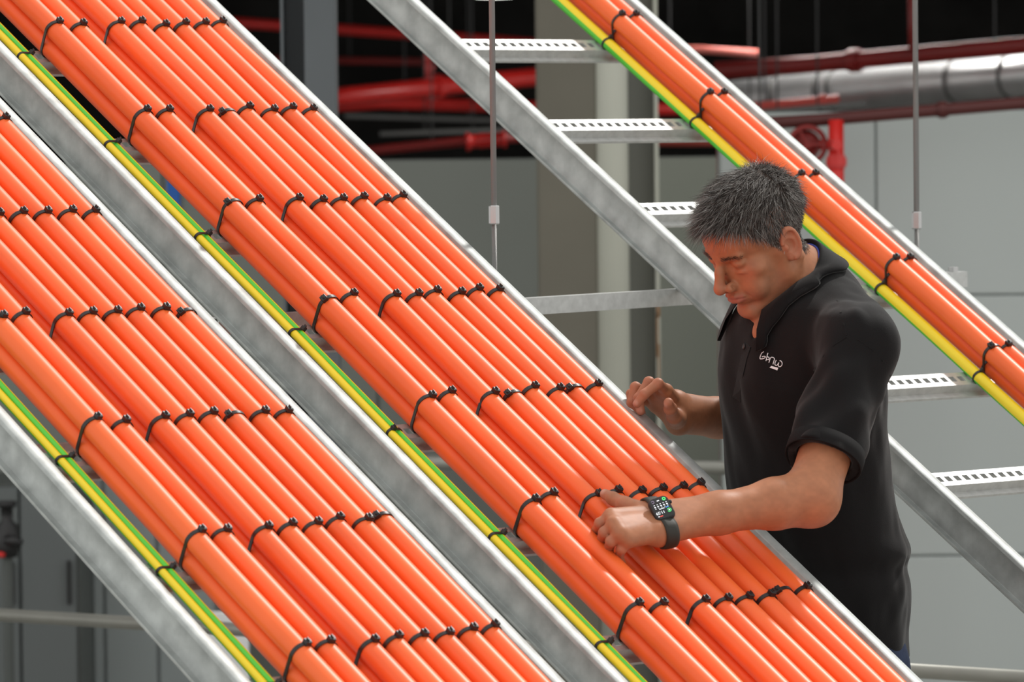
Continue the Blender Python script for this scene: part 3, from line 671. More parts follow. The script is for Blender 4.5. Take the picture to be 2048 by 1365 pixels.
def f_head(P):
    q = to_head(P); s = np.column_stack([np.abs(q[:, 0]), q[:, 1], q[:, 2]])
    D = ell(q, (0, -.9, 4.6), (7.45, 9.3, 8.3))
    D = smin(D, ell(q, (0, 3.6, 4.6), (6.3, 5.6, 5.2)), 1.5)
    D = smin(D, ell(q, (0, 3.4, -1.8), (5.7, 5.6, 6.6)), 1.6)
    D = smin(D, rc(s, (5.1, .6, -4.9), (1.3, 7.4, -8.7), 1.35, 1.45), 1.6)            # jaw
    D = smin(D, rc(s, (5.7, .3, -.5), (5.2, .8, -5.2), 1.5, 1.3), 1.4)                # ramus
    D = smin(D, ell(q, (0, 8.0, -8.9), (2.0, 1.45, 1.5)), 1.0)                        # chin
    D = smin(D, ell(s, (4.5, 5.8, -.8), (1.9, 1.6, 1.5)), 1.8)                        # cheekbone
    D = smin(D, ell(s, (3.4, 6.6, -4.2), (2.3, 1.8, 2.4)), 1.6)                       # cheek
    D = smin(D, ell(q, (0, 8.0, -5.0), (2.8, 1.9, 2.2)), 1.1)                         # muzzle
    D = smax(D, -ell(s, (3.2, 9.6, 1.0), (1.9, 1.9, 1.25)), 1.0)                      # eye sockets
    D = smin(D, rc(s, (.6, 8.75, 2.55), (4.4, 7.5, 2.75), .75, .55), .9)              # brow ridge
    D = smin(D, ell(s, (3.2, 7.15, 1.05), (1.32, 1.28, 1.22)), .18)                   # lidded eyeball
    D = smin(D, ell(s, (3.25, 7.35, 1.35), (1.55, 1.2, .95)), .3)                     # upper lid fold
    D = smax(D, -(chain(s, [V3(1.9, 8.25, .62), V3(3.2, 8.75, .42), V3(4.5, 7.85, .62)], [.10, .14, .10], .05)), .12)   # lash line
    D = smax(D, -(chain(s, [V3(2.0, 8.35, 1.75), V3(3.3, 8.55, 1.95), V3(4.6, 7.75, 1.65)], [.10, .12, .08], .05)), .2)  # lid crease
    D = smin(D, ell(s, (3.1, 7.4, -.35), (1.5, 1.0, .5)), .5)                         # lower lid bag
    N_ = chain(q, [V3(0, 8.5, 2.3), V3(0, 9.9, .3), V3(0, 11.2, -1.9)], [.72, .80, .98], .6)
    N_ = smin(N_, ell(q, (0, 11.25, -2.3), (1.05, 1.1, 1.0)), .5)
    N_ = smin(N_, ell(s, (1.4, 9.85, -2.6), (.82, 1.12, .92)), .45)                  # nostril wings
    N_ = smin(N_, rc(q, V3(0, 10.6, -2.9), V3(0, 9.6, -3.6), .55, .5), .4)
    N_ = smax(N_, -ell(s, (.75, 10.5, -3.45), (.34, .55, .40)), .2)
    D = smin(D, N_, .65)
    up_ = chain(s, [V3(0, 10.0, -4.65), V3(1.1, 9.75, -4.65), V3(2.4, 8.9, -5.05)], [.42, .42, .22], .2)
    lw_ = chain(s, [V3(0, 9.85, -5.65), V3(1.2, 9.55, -5.6), V3(2.3, 8.9, -5.2)], [.52, .48, .24], .2)
    D = smin(D, smin(up_, lw_, .15), .45)
    D = smax(D, -chain(s, [V3(0, 10.4, -5.15), V3(1.2, 10.1, -5.12), V3(2.7, 8.9, -5.25)], [.12, .12, .14], .05), .15)
    D = smax(D, -rc(s, (1.9, 9.9, -2.3), (3.3, 8.6, -5.2), .18, .25), .5)              # nasolabial fold
    D = smax(D, -ell(q, (0, 10.1, -6.95), (1.6, .75, .5)), .6)                         # chin dimple line
    D = smin(D, rc(q, V3(0, -1.2, -3), V3(0, -2.4, -8), 5.2, 5.4), 2.0)                # top of the neck
    # ear (thin tilted shell with a raised helix and a hollow)
    ax = norm((0.92, .34, 0)); ay = norm((-.34, .92, .10)); az = np.cross(ax, ay); ay = np.cross(az, ax); RE = np.column_stack([ax, ay, az])
    e0 = (7.55, -1.0, .2)
    E_ = ell(s, e0, (.62, 1.75, 3.05), RE)
    le = (s - np.asarray(e0)) @ RE
    rr = np.sqrt((le[:, 1] / 1.62) ** 2 + (le[:, 2] / 2.85) ** 2)
    rim = np.sqrt(((rr - .95) * 2.0) ** 2 + ((le[:, 0] - .45) * 1.0) ** 2) - .40
    rim = np.where((le[:, 1] > .3) & (le[:, 2] < .2), 9, rim)
    E_ = smin(E_, rim, .3)
    E_ = smax(E_, -ell(s, np.asarray(e0) + RE @ V3(.75, .25, -.2), (.85, .9, 1.4), RE), .25)
    E_ = smax(E_, -ell(s, np.asarray(e0) + RE @ V3(.7, -.2, 1.5), (.55, .85, .8), RE), .2)
    E_ = smin(E_, ell(s, np.asarray(e0) + RE @ V3(.25, .95, -.55), (.4, .45, .6), RE), .25)   # tragus
    E_ = smin(E_, ell(s, np.asarray(e0) + RE @ V3(.1, .55, -2.55), (.45, .75, .75), RE), .4)  # lobe
    D = smin(D, E_, .35)
    return D / 100
# ---- hands
def finger(P, j, r0, r1, k=.003):
    n_ = len(j); rad = [r0 + (r1 - r0) * i / (n_ - 1) for i in range(n_)]
    D = chain(P, j, rad, k)
    for i in range(1, n_ - 1): D = smin(D, np.linalg.norm(P - j[i], axis=1) - rad[i] * 1.07, k)   # knuckles
    return D
LH = dict(
    wr=[HL(1309, 1026, .030), HL(1318, 1068, .026)],
    thumb=[HL(1282, 1024, .022), HL(1249, 1010, .016), HL(1226, 998, .010), HL(1210, 989, .006)],
    index=[HL(1222, 1032, .026), HL(1200, 1048, .012), HL(1191, 1066, -.014), HL(1196, 1082, -.034)],
    middle=[HL(1229, 1049, .028), HL(1209, 1066, .012), HL(1202, 1085, -.014), HL(1208, 1100, -.034)],
    ring=[HL(1241, 1067, .026), HL(1222, 1084, .010), HL(1216, 1102, -.014), HL(1222, 1116, -.034)],
    little=[HL(1256, 1082, .020), HL(1243, 1099, .006), HL(1238, 1115, -.014), HL(1244, 1127, -.030)])
YR = 8.93
RH_ = dict(
    wr=[WM(1350, 806, 9.0), WM(1357, 846, 9.0)],
    thumb=[WM(1352, 838, 8.97), WM(1349, 834, 8.935), WM(1341, 818, 8.905), WM(1337, 806, 8.89)],
    index=[WM(1332, 782, 8.94), WM(1316, 768, 8.905), WM(1289, 789, 8.895), WM(1274, 808, 8.895)],
    middle=[WM(1322, 785, 8.965), WM(1298, 765, 8.94), WM(1277, 797, 8.93), WM(1281, 822, 8.925)],
    ring=[WM(1312, 797, 8.985), WM(1271, 775, 8.96), WM(1263, 806, 8.95), WM(1282, 823, 8.95)],
    little=[WM(1311, 812, 9.0), WM(1262, 788, 8.985), WM(1262, 812, 8.975), WM(1284, 826, 8.97)])
def f_hand(P, H, elbow):
    a, b = H['wr']; mid = (a + b) / 2
    D = rc(P, a, b, .0215, .0205)
    for k_ in ('index', 'middle', 'ring', 'little'):
        m = H[k_][0]; t = {'index': .05, 'middle': .35, 'ring': .68, 'little': .98}[k_]
        D = smin(D, rc(P, a + (b - a) * t, m, .0160, .0125), .0105)
    for q in (('index', 'middle'), ('middle', 'ring'), ('ring', 'little')):
        D = smin(D, rc(P, H[q[0]][0], H[q[1]][0], .0100, .0100), .007)
        D = smin(D, rc(P, (H[q[0]][0] + H[q[1]][0]) / 2, mid, .0100, .0150), .009)
    D = smin(D, chain(P, [a, H['thumb'][0], H['thumb'][1]], [.016, .0165, .0125], .006), .012)
    th = finger(P, H['thumb'], .0150, .0088); D = smin(D, th, .005)
    fd = None
    for k_, r0, r1 in (('index', .0102, .0076), ('middle', .0104, .0078), ('ring', .0100, .0074), ('little', .0090, .0066)):
        q = finger(P, H[k_], r0, r1, .0025); fd = q if fd is None else smin(fd, q, .0016)
    return smin(D, fd, .0045)
def lat(H): a, b = H['wr']; return norm(b - a)
def f_arm(P, S, E, W, H):
    D = chain(P, [S, S + (E - S) * .45, E], [.046, .047, .043], .02)
    fa = E + (W - E) * .24; fb = E + (W - E) * .62; l_ = lat(H)
    D = smin(D, chain(P, [E, fa, fb, W], [.0400, .0405, .0325, .0245], .02), .034)
    D = smin(D, rc(P, fb - l_ * .006, H['wr'][0], .027, .0205), .012); D = smin(D, rc(P, fb + l_ * .006, H['wr'][1], .027, .0200), .012)
    eo = norm((E - S) / np.linalg.norm(E - S) + (E - W) / np.linalg.norm(E - W))
    D = smin(D, np.linalg.norm(P - (E + eo * .008), axis=1) - .029, .03)              # point of the elbow
    return smin(D, f_hand(P, H, E), .010)
# ---- polo shirt
RT = .76
def tl(P): q = np.atleast_2d(P) - C_wa; return np.column_stack([q @ LF, (q @ FW) / RT, q[:, 2]])
C_t = WM(1622, 622, 8.93)
SPINE = [tl(C_t)[0], tl(C_sh + V3(0, 0, -.03))[0], tl(C_ch + FW * .01)[0], tl(C_wa + FW * .005)[0], tl(C_hi)[0], tl(C_pe + V3(0, 0, -.06))[0]]
SPR = [.088, .140, .160, .158, .166, .170]
CUFF = .765
def folds(P):
    q = tl(P); a = vnoise(np.column_stack([q[:, 0] * 15, q[:, 1] * 15, q[:, 2] * 5 + q[:, 0] * 6]), 21)
    b_ = vnoise(np.column_stack([q[:, 0] * 34 + q[:, 2] * 12, q[:, 1] * 34, q[:, 2] * 13]), 22)
    return .0055 * a + .0024 * b_
def f_shirt(P, cut=True):
    q = tl(P)
    D = chain(q, SPINE, SPR, .06) * .87
    zw = C_wa[2]
    D = D - .006 * np.exp(-((q[:, 2] + .115 - .05 * q[:, 1]) / .022) ** 2) * sm(-q[:, 1], -.05, .12) + .006 * np.exp(-((q[:, 2] + .155) / .02) ** 2)
    for S, E in ((S_L, E_L), (S_R, E_R)):
        D = smin(D, rc(P, C_sh + V3(0, 0, .005), S + V3(0, 0, -.004), .078, .060), .06)
        u_ = norm(E - S); e1 = S + (E - S) * CUFF
        t = (P - S) @ u_; rad = P - S - t[:, None] * u_
        ang = np.arctan2(rad @ norm(np.cross(u_, FW)), rad @ FW)
        fo = .0048 * np.sin(3 * ang + t * 34 + 1.3) * sm(t, .04, .12) + 0.0028 * np.sin(5 * ang - t * 55)* sm(t, .04, .1)
        sl = smax(rc(P, S, e1 + u_ * .05, .0610, .0640) - fo, (P - e1) @ u_, .003)
        D = smin(D, sl, .040)
    for s_, S in ((1, S_L), (-1, S_R)): D = smin(D, rc(P, NB - FW * .045 + LF * .025 * s_ + V3(0, 0, -.012), S + V3(0, 0, .002), .042, .058), .03)
    D = D - folds(P)
    D = smax(D, (C_pe[2] - .035 + .03 * q[:, 0] - .012) - P[:, 2], .004)                # hem
    for S, E in ((S_L, E_L), (S_R, E_R)):                                                # hollow cuffs
        u_ = norm(E - S); D = smax(D, -rc(P, S + (E - S) * .70, S + (E - S) * 1.1, .047, .0585), .003)
    if not cut: return D
    nk = norm(from_head((0, -1.4, -4))[0] - NB)
    D = smax(D, -rc(P, NB + nk * .022 + FW * .012, NB + nk * .2, .066, .110), .006)      # neck hole
    if VB is not None: D = smax(D, -rc(P, VT, VB, .017, .006), .005)                      # open placket
    return D
VT = VB = None
def trace(px, py, f, t0=8.2, t1=9.3):                  # first hit of a field along the sight line of a photo pixel
    D = ray(px, py); D = D / D[1]; ts = np.linspace(t0, t1, 600); P = D * ts[:, None] + V3(0, 0, ZC * K); v = f(P); j = int(np.argmax(v < 0)); return P[j]
_a, _b = trace(1530, 638, f_shirt), trace(1508, 670, f_shirt); VT, VB = _a, _b
GROUPS = []
def grp(fn, pts, rad): pts = np.array(pts); c = (pts.max(0) + pts.min(0)) / 2; GROUPS.append((fn, c, np.linalg.norm(pts - c, axis=1).max() + rad))
def f_core(P):
    D = chain(P, [from_head((0, -1.6, -5))[0], NB, C_sh + V3(0, 0, -.03)], [.052, .060, .075], .03)
    D = smin(D, chain(P, [from_head((0, 1.0, -7.0))[0], NB + FW * .045 + V3(0, 0, -.055), C_sh + FW * .05 + V3(0, 0, -.05)], [.040, .042, .06], .03), .03)
    for s_ in (-1, 1):                                  # neck cords and trapezius
        D = smin(D, rc(P, from_head((5.6 * s_, -2.2, -3.5))[0], NB + FW * .06 + LF * .02 * s_ + V3(0, 0, -.05), .014, .014), .014)
        D = smin(D, rc(P, NB - FW * .01, (S_L if s_ > 0 else S_R) + V3(0, 0, -.01), .05, .035), .03)
    D = smin(D, rc(P, NB + FW * .03 + V3(0, 0, -.04), VB - FW * .036, .04, .030), .02)    # throat and chest skin under the open collar
    D = smin(D, rc(P, VT - FW * .040, VB - FW * .036, .032, .030), .02)
    return smin(D, rc(P, C_sh, C_wa, .07, .07), .03)
grp(f_head, [HC + HR @ V3(0, 0, .02)], .165)
grp(f_core, [from_head((0, -1, -2))[0], NB, C_wa, S_L, S_R], .11)
grp(lambda P: f_arm(P, S_L, E_L, W_L, LH), [S_L, E_L, LH['index'][2], LH['thumb'][3]], .075)
grp(lambda P: f_arm(P, S_R, E_R, W_R, RH_), [S_R, E_R, RH_['index'][2], RH_['little'][3]], .075)
def f_body(P):
    D = np.full(len(P), 9.0)
    for fn, c, rad in GROUPS:
        bd = np.linalg.norm(P - c, axis=1) - rad; m = bd < .03
        q = bd + .03
        if m.any(): q[m] = fn(P[m])
        D = np.where(m, smin(D, q, .012), np.minimum(D, q))
    return D
allp = np.array([HC, HC + V3(0, 0, .16), C_wa, S_L, S_R, E_R, LH['little'][3], LH['index'][2], LH['thumb'][3], RH_['index'][2]])
BV, BF = mesh_sdf(f_body, allp.min(0) - .13, allp.max(0) + .13, .0021)
# ---- skin tint
qh = to_head(BV); sx_ = np.abs(qh[:, 0]); BN = vnormals(BV, BF)
dh = np.linalg.norm(qh - V3(0, 0, 1), axis=1) < 15.5
skin = np.tile(V3(.40, .163, .081), (len(BV), 1))
skin *= (1 + .10 * vnoise(BV * 60, 1) + .08 * vnoise(BV * 170, 2))[:, None]
def blend(mask, col): global skin; skin = skin * (1 - mask[:, None]) + np.asarray(col)[None] * mask[:, None]
face = dh & (qh[:, 2] > -12)
red = face * np.maximum(np.exp(-((sx_ - 0) ** 2 + (qh[:, 1] - 11.4) ** 2 + (qh[:, 2] + 2.3) ** 2) / 2.2), .8 * np.exp(-((sx_ - 4.4) ** 2 / 3 + (qh[:, 2] + 1.2) ** 2 / 3 + (qh[:, 1] - 7.2) ** 2 / 4)))
blend(red * .35, (.52, .17, .11))
lips = face * np.exp(-np.clip(np.abs(qh[:, 2] + 5.15) - .45, 0, 9) ** 2 / .08) * (qh[:, 1] > 8.7) * (sx_ < 2.6) * sm(sx_, 2.7, 2.2)
blend(np.clip(lips, 0, 1) * .65, (.42, .125, .10))
stub = face * sm(qh[:, 2], -2.2, -4.6) * sm(qh[:, 1], .5, 3.0) * sm(qh[:, 2], -11.5, -10) * (.8 + .3 * vnoise(qh * 5, 4))
blend(np.clip(stub, 0, 1) * .30, (.22, .13, .095))
ear_m = face * sm(sx_, 6.9, 7.6) * (qh[:, 1] < 1.8); blend(np.clip(ear_m, 0, 1) * .4, (.55, .20, .13))
# hair-covered scalp
def hair_density(q):                                   # 0..1 in head centimetres
    x, y, z = np.abs(q[:, 0]), q[:, 1], q[:, 2]
    front = 7.6 - .03 * x ** 2 - .0 * y                 # hairline over the forehead
    line = np.where(y > 6.6, front, np.where(y > 3.0, 3.4 + (y - 3.0) / 3.6 * 3.6, np.where(y > .6, -1.0 + (y - .6) / 2.4 * 4.4, np.where(y > -3.0, 2.6, np.where(y > -4.2, 2.6 - (-3.0 - y) / 1.2 * 6.6, -4.8)))))
    return sm(z, line - .5, line + .6)
hd = hair_density(qh) * dh * (ear_m < .2)
hcol = np.array((.050, .040, .034)); blend(hd * .93, hcol)
brow = face * np.exp(-((qh[:, 2] - (2.75 - .05 * (sx_ - 2.8) ** 2)) / .42) ** 2) * sm(sx_, 1.0, 1.6) * sm(sx_, 5.2, 4.4) * (qh[:, 1] > 6); blend(np.clip(brow, 0, 1) * .32, (.12, .07, .05))
hand_m = np.minimum.reduce([np.linalg.norm(BV - RH_[k_][i], axis=1) for k_ in ('index', 'middle', 'ring', 'little', 'thumb') for i in (1, 2, 3)] + [np.linalg.norm(BV - LH[k_][i], axis=1) for k_ in ('index', 'middle', 'ring', 'little', 'thumb') for i in (1, 3)])
blend(np.exp(-(hand_m / .016) ** 2) * .45, (.50, .185, .125))
for H in (LH, RH_):                                    # finger nails of the visible tips
    for k_ in ('thumb', 'index', 'middle', 'ring', 'little'):
        t = H[k_][3]; dv = norm(H[k_][3] - H[k_][2]); back = norm(np.cross(dv, np.cross(norm(V3(-.3, -.8, .5)), dv)))
        c = t + back * .007 + dv * .001; blend(np.exp(-(np.linalg.norm(BV - c, axis=1) / .0058) ** 4) * .6, (.62, .36, .28))
person = bpy.data.objects.new('person', None); C.objects.link(person); person.location = (C_pe[0], C_pe[1], 0)
tag(person, 'man in a black polo shirt leaning over the middle ladder, both hands on it', 'person')
def pchild(name, me, parent=None, label=None):
    o = bpy.data.objects.new(name, me); C.objects.link(o); o.parent = parent or person
    if parent is None or parent is person: o.location = tuple(-np.array(person.location))
    if label: o['label'] = label
    return o
M_SKIN = attr_mat('skin', .50, .35, .12, bump=(420, .12, .001))
me = np_mesh('body', BV, BF, M_SKIN); color_attr(me, np.clip(skin, 0, 1)); pchild('body', me)
# ---- hair strands
def strands(roots, dirs, lens, rad, cols, curl, seed, nseg=4):
    rg = np.random.RandomState(seed); n_ = len(roots); V = []; side = norm_rows(np.cross(dirs, rg.randn(n_, 3))); side2 = np.cross(dirs, side)
    for i in range(nseg + 1):
        t = i / nseg; ctr = roots + dirs * (lens * t)[:, None] + curl * (lens * t * t)[:, None]; rr_ = rad * (1 - .85 * t)
        for k_ in range(3):
            a = 2 * math.pi * k_ / 3; V.append(ctr + (side * math.cos(a) + side2 * math.sin(a)) * rr_[:, None])
    V = np.stack(V, 1); F = []
    for i in range(nseg):
        for k_ in range(3): F.append((i * 3 + k_, i * 3 + (k_ + 1) % 3, (i + 1) * 3 + (k_ + 1) % 3, (i + 1) * 3 + k_))
    m = V.shape[1]; FF = (np.array(F)[None] + (np.arange(n_) * m)[:, None, None]).reshape(-1, 4)
    return V.reshape(-1, 3), FF, np.repeat(cols, m, 0)
def norm_rows(a): return a / (np.linalg.norm(a, axis=1)[:, None] + 1e-12)
rg = np.random.RandomState(5)
fc = BV[BF].mean(1); fq = to_head(fc); fn_ = norm_rows(BN[BF].mean(1)); fh = fn_ @ HR
w = hair_density(fq) * (np.linalg.norm(fq - V3(0, 0, 1), axis=1) < 15.5) * ~((np.abs(fq[:, 0]) > 6.9) & (fq[:, 1] > -3.2) & (fq[:, 1] < 1.6) & (fq[:, 2] < 3.6) & (np.abs(fh[:, 0]) < .995) & (np.abs(fq[:, 0]) > 7.35))
NH = 17000
pick = rg.choice(len(fc), NH, p=w / w.sum()); q = fq[pick] + rg.randn(NH, 3) * .06; nh = fh[pick]
top = sm(q[:, 2], 5.0, 9.5); side_ = 1 - top
clump = np.column_stack([vnoise(q * 1.05, 11), vnoise(q * 1.05, 12), vnoise(q * 1.05, 13)])
flow = np.column_stack([np.sign(q[:, 0]) * (.25 * top) + .1 * clump[:, 0], .95 * top + .45 * side_ + 0 * q[:, 1], -.9 * side_ + .05 * top])
flow[:, 1] = np.where(q[:, 1] < -5, -.1, flow[:, 1])
lift = .35 + .55 * top * sm(q[:, 1], -6, 6)
dr = norm_rows(flow + nh * lift[:, None] * 1.25 + .48 * clump + .16 * rg.randn(NH, 3))
ln = (.7 + 1.1 * side_ * sm(q[:, 2], 1.0, 5.0) + 2.1 * top + .9 * sm(q[:, 1], 4, 8) * top) * (.75 + .5 * rg.rand(NH)) * (.85 + .25 * clump[:, 0])
ln = np.where(q[:, 2] < 3.2, ln * .55, ln)
gr = rg.rand(NH); cols = np.where((gr < .20)[:, None], V3(.36, .34, .32), np.where((gr < .45)[:, None], V3(.15, .13, .115), V3(.034, .025, .021))) * (.7 + .6 * rg.rand(NH))[:, None]
wl = lambda a: a @ HR.T
curl = wl(np.column_stack([0 * top, .25 * top, -.35 * np.ones(NH)]) + .18 * rg.randn(NH, 3))
HVs, HFs, HCs = strands(from_head(q), wl(dr), ln / 100, np.full(NH, .00042), cols, curl, 2)
nb = 260; bx = rg.choice([-1, 1], nb) * (1.1 + 3.9 * rg.rand(nb)); ba = np.abs(bx); bq = np.column_stack([bx, 9.25 - .085 * ba ** 2, 2.75 - .05 * (ba - 2.8) ** 2 + .28 * rg.randn(nb) * .8])
bn = norm_rows(np.column_stack([np.sign(bx) * ba * .17, np.ones(nb), .25 * np.ones(nb)]))
Pb = from_head(bq)
for _ in range(6): Pb = Pb - (wl(bn)) * f_head(Pb)[:, None] * .9
V2, F2, C2 = strands(Pb, wl(norm_rows(np.column_stack([np.sign(bx) * 1.0, .25 * np.ones(nb), .25 + .3 * rg.randn(nb)]))), (.55 + .35 * rg.rand(nb)) / 100, np.full(nb, .00032), np.tile(V3(.075, .048, .038), (nb, 1)) * (.7 + .8 * rg.rand(nb))[:, None], np.zeros((nb, 3)), 3, 3)
M_HAIR = attr_mat('hair', .42, .5)
me = np_mesh('hair', HVs, HFs, M_HAIR, False); color_attr(me, HCs); ho = pchild('hair', me, None, 'short tousled grey-flecked dark hair'); ho['kind'] = 'stuff'
me = np_mesh('eyebrows', V2, F2, M_HAIR, False); color_attr(me, C2); eo_ = pchild('eyebrows', me); eo_['kind'] = 'stuff'
SGR = [C_t + V3(0, 0, .13), C_pe - V3(0, 0, .09), S_L, S_R, E_R, E_L]
sp = np.array(SGR)
SV, SF = mesh_sdf(f_shirt, sp.min(0) - .21, sp.max(0) + .21, .0032)
M_POLO = mat('black_pique', (.0070, .0062, .0066), .85, 0, .18, bump=(900, .35, .0012))
M_POLO.node_tree.nodes['Principled BSDF'].inputs['Sheen Weight'].default_value = .13
M_POLO.node_tree.nodes['Principled BSDF'].inputs['Sheen Roughness'].default_value = .4
shirt = pchild('polo_shirt', np_mesh('polo_shirt', SV, SF, M_POLO), None, 'black short-sleeved polo shirt with white chest lettering')
def polys(name, V, F, m, parent, smooth=True):
    me = bpy.data.meshes.new(name); me.from_pydata([tuple(p) for p in V], [], F); me.materials.append(m)
    me.polygons.foreach_set('use_smooth', [smooth] * len(me.polygons)); me.update(); return pchild(name, me, parent)
def loft(name, rings, m, parent, closed=True, caps=False, smooth=True):
    n_ = len(rings[0]); V = [p for r_ in rings for p in r_]; F = []
    for i in range(len(rings) - 1):
        for k_ in range(n_ if closed else n_ - 1): F.append((i * n_ + k_, i * n_ + (k_ + 1) % n_, (i + 1) * n_ + (k_ + 1) % n_, (i + 1) * n_ + k_))
    if caps: F += [tuple(range(n_ - 1, -1, -1)), tuple(range((len(rings) - 1) * n_, len(rings) * n_))]
    return polys(name, V, F, m, parent, smooth)
# sleeve cuffs: ribbed bands
M_RIB = mat('black_rib', (.008, .0075, .008), .85, 0, .2, bump=(1500, .4, .001))
for S, E in ((S_L, E_L), (S_R, E_R)):
    u_ = norm(E - S); x_ = norm(np.cross(u_, FW)); y_ = np.cross(u_, x_); rings = []
    for (t, rr_) in ((-.026, .0625), (-.026, .0665), (-.012, .0672), (.002, .0668), (.0035, .0655), (.002, .0635), (-.01, .0620)):
        c = S + (E - S) * CUFF + u_ * t
        rings.append([c + (x_ * math.cos(a) + y_ * math.sin(a)) * (rr_ + .0015 * math.sin(3 * a + .7)) for a in np.linspace(0, 2 * math.pi, 48, endpoint=False)])
    loft('sleeve_cuff', rings, M_RIB, shirt)
# collar: stand plus folded leaf, open at the front
nk = norm(from_head((0, -1.4, -4))[0] - NB); nk = norm(nk * .75 + V3(0, 0, .45)); cf = norm(FW - nk * (FW @ nk)); cl = np.cross(nk, cf); cl = cl if cl @ LF > 0 else -cl
Cc = NB + cf * .004
rings = [[] for _ in range(9)]
for th in np.linspace(-143, 143, 61):
    a = math.radians(th); dr_ = -cf * math.cos(a) * (1 if abs(th) < 90 else 1.55) + cl * math.sin(a); fr = (abs(th) / 158) ** 2
    ht = .054 - .066 * fr; rt_ = .0635 + .004 * fr; fall = .050 + .022 * sm(np.array([abs(th)]), 110, 158)[0]
    ro = .024 + .004 * math.cos(2 * a)
    pr = [(rt_ - .002, ht - .045), (rt_ - .001, ht - .01), (rt_ + .001, ht - .001), (rt_ + .004, ht), (rt_ + .007, ht - .004), (rt_ + .5 * ro + .004, ht - fall * .5), (rt_ + ro + .004, ht - fall), (rt_ + ro + .0015, ht - fall - .0015), (rt_ + .5 * ro, ht - fall * .52)]
    for i, (r_, h_) in enumerate(pr): rings[i].append(Cc + dr_ * r_ + nk * h_)
def push_out(P, off):                                   # lift points that lie under the cloth onto it
    P = np.array(P); e_ = .002
    for _ in range(8):
        f0 = f_shirt(P, False); G_ = np.column_stack([f_shirt(P + np.eye(3)[k_] * e_, False) - f0 for k_ in range(3)]); G_ = norm_rows(G_)
        P = P + G_ * np.maximum(0, off - f0)[:, None]
    return list(P)
for i, off in ((2, .004), (3, .008), (4, .011), (5, .0125), (6, .0105), (7, .0045), (8, .004)): rings[i] = push_out(rings[i], off)
loft('collar', rings, M_POLO, shirt, closed=False)
# ---- raycast helper: point on the shirt seen at a photo pixel, lifted a little
from mathutils.bvhtree import BVHTree
bvh = BVHTree.FromPolygons([tuple(p) for p in SV], [tuple(int(i) for i in f) for f in SF])
cam0 = Vector((0, 0, ZC * K))
def on_shirt(px, py, lift=.0008):
    h_ = bvh.ray_cast(cam0, Vector(ray(px, py)).normalized()); return np.array(h_[0]) + np.array(h_[1]) * lift, np.array(h_[1])
M_LOGO = mat('white_embroidery', (.80, .80, .82), .6)
def S4(x, y): return 1460 + .1172 * x, 640 + .1172 * y
def stroke(pts, wd):
    P = [on_shirt(*S4(*p)) for p in pts]; V = []; F = []
    for i, (p, nn) in enumerate(P):
        T = norm(P[min(i + 1, len(P) - 1)][0] - P[max(i - 1, 0)][0]); sd = norm(np.cross(nn, T)) * wd
        V += [p - sd, p + sd, p + sd * .8 + nn * .0006, p - sd * .8 + nn * .0006]
    for i in range(len(P) - 1):
        for k_ in range(4): F.append((i * 4 + k_, i * 4 + (k_ + 1) % 4, i * 4 + 4 + (k_ + 1) % 4, i * 4 + 4 + k_))
    F += [(3, 2, 1, 0), tuple(len(V) - 4 + i for i in range(4))]; return V, F
def spl(pts, n_=6):
    pts = [np.array(p, float) for p in pts]; o = []
    for i in range(len(pts) - 1):
        p0, p1, p2, p3 = pts[max(i - 1, 0)], pts[i], pts[i + 1], pts[min(i + 2, len(pts) - 1)]
        for j in range(n_):
            t = j / n_; o.append(.5 * (2 * p1 + (p2 - p0) * t + (2 * p0 - 5 * p1 + 4 * p2 - p3) * t * t + (3 * p1 - p0 - 3 * p2 + p3) * t ** 3))
    return o + [pts[-1]]
for nm, lines in (('G', [[(582, 545), (545, 575), (520, 640), (522, 668), (560, 668), (600, 652), (606, 632), (585, 625), (552, 635)]]),
                  ('e', [[(652, 568), (640, 610), (618, 705)], [(632, 632), (660, 640), (674, 655), (664, 678), (640, 684), (624, 674)]]),
                  ('n', [[(668, 735), (690, 668), (712, 642), (748, 650), (764, 672), (755, 705), (738, 762)]]),
                  ('u', [[(795, 690), (775, 735), (772, 765), (792, 782), (815, 770), (838, 735), (828, 775), (842, 800), (868, 800), (892, 775), (896, 740), (878, 708), (855, 700)]])):
    VV, FF_ = [], []
    for ln_ in lines:
        v_, f_ = stroke(spl(ln_), .00075); FF_ += [tuple(i + len(VV) for i in q) for q in f_]; VV += v_
    polys('logo_letter', VV, FF_, M_LOGO, shirt, False)
quad = [on_shirt(*S4(*p)) for p in ((680, 818), (712, 790), (770, 806), (830, 822), (812, 866), (745, 840))]
V_ = [p for p, _ in quad] + [p + nn * .0006 for p, nn in quad]
polys('logo_bar', V_, [(5, 4, 3, 2, 1, 0), (6, 7, 8, 9, 10, 11)] + [(i, (i + 1) % 6, 6 + (i + 1) % 6, 6 + i) for i in range(6)], M_LOGO, shirt, False)
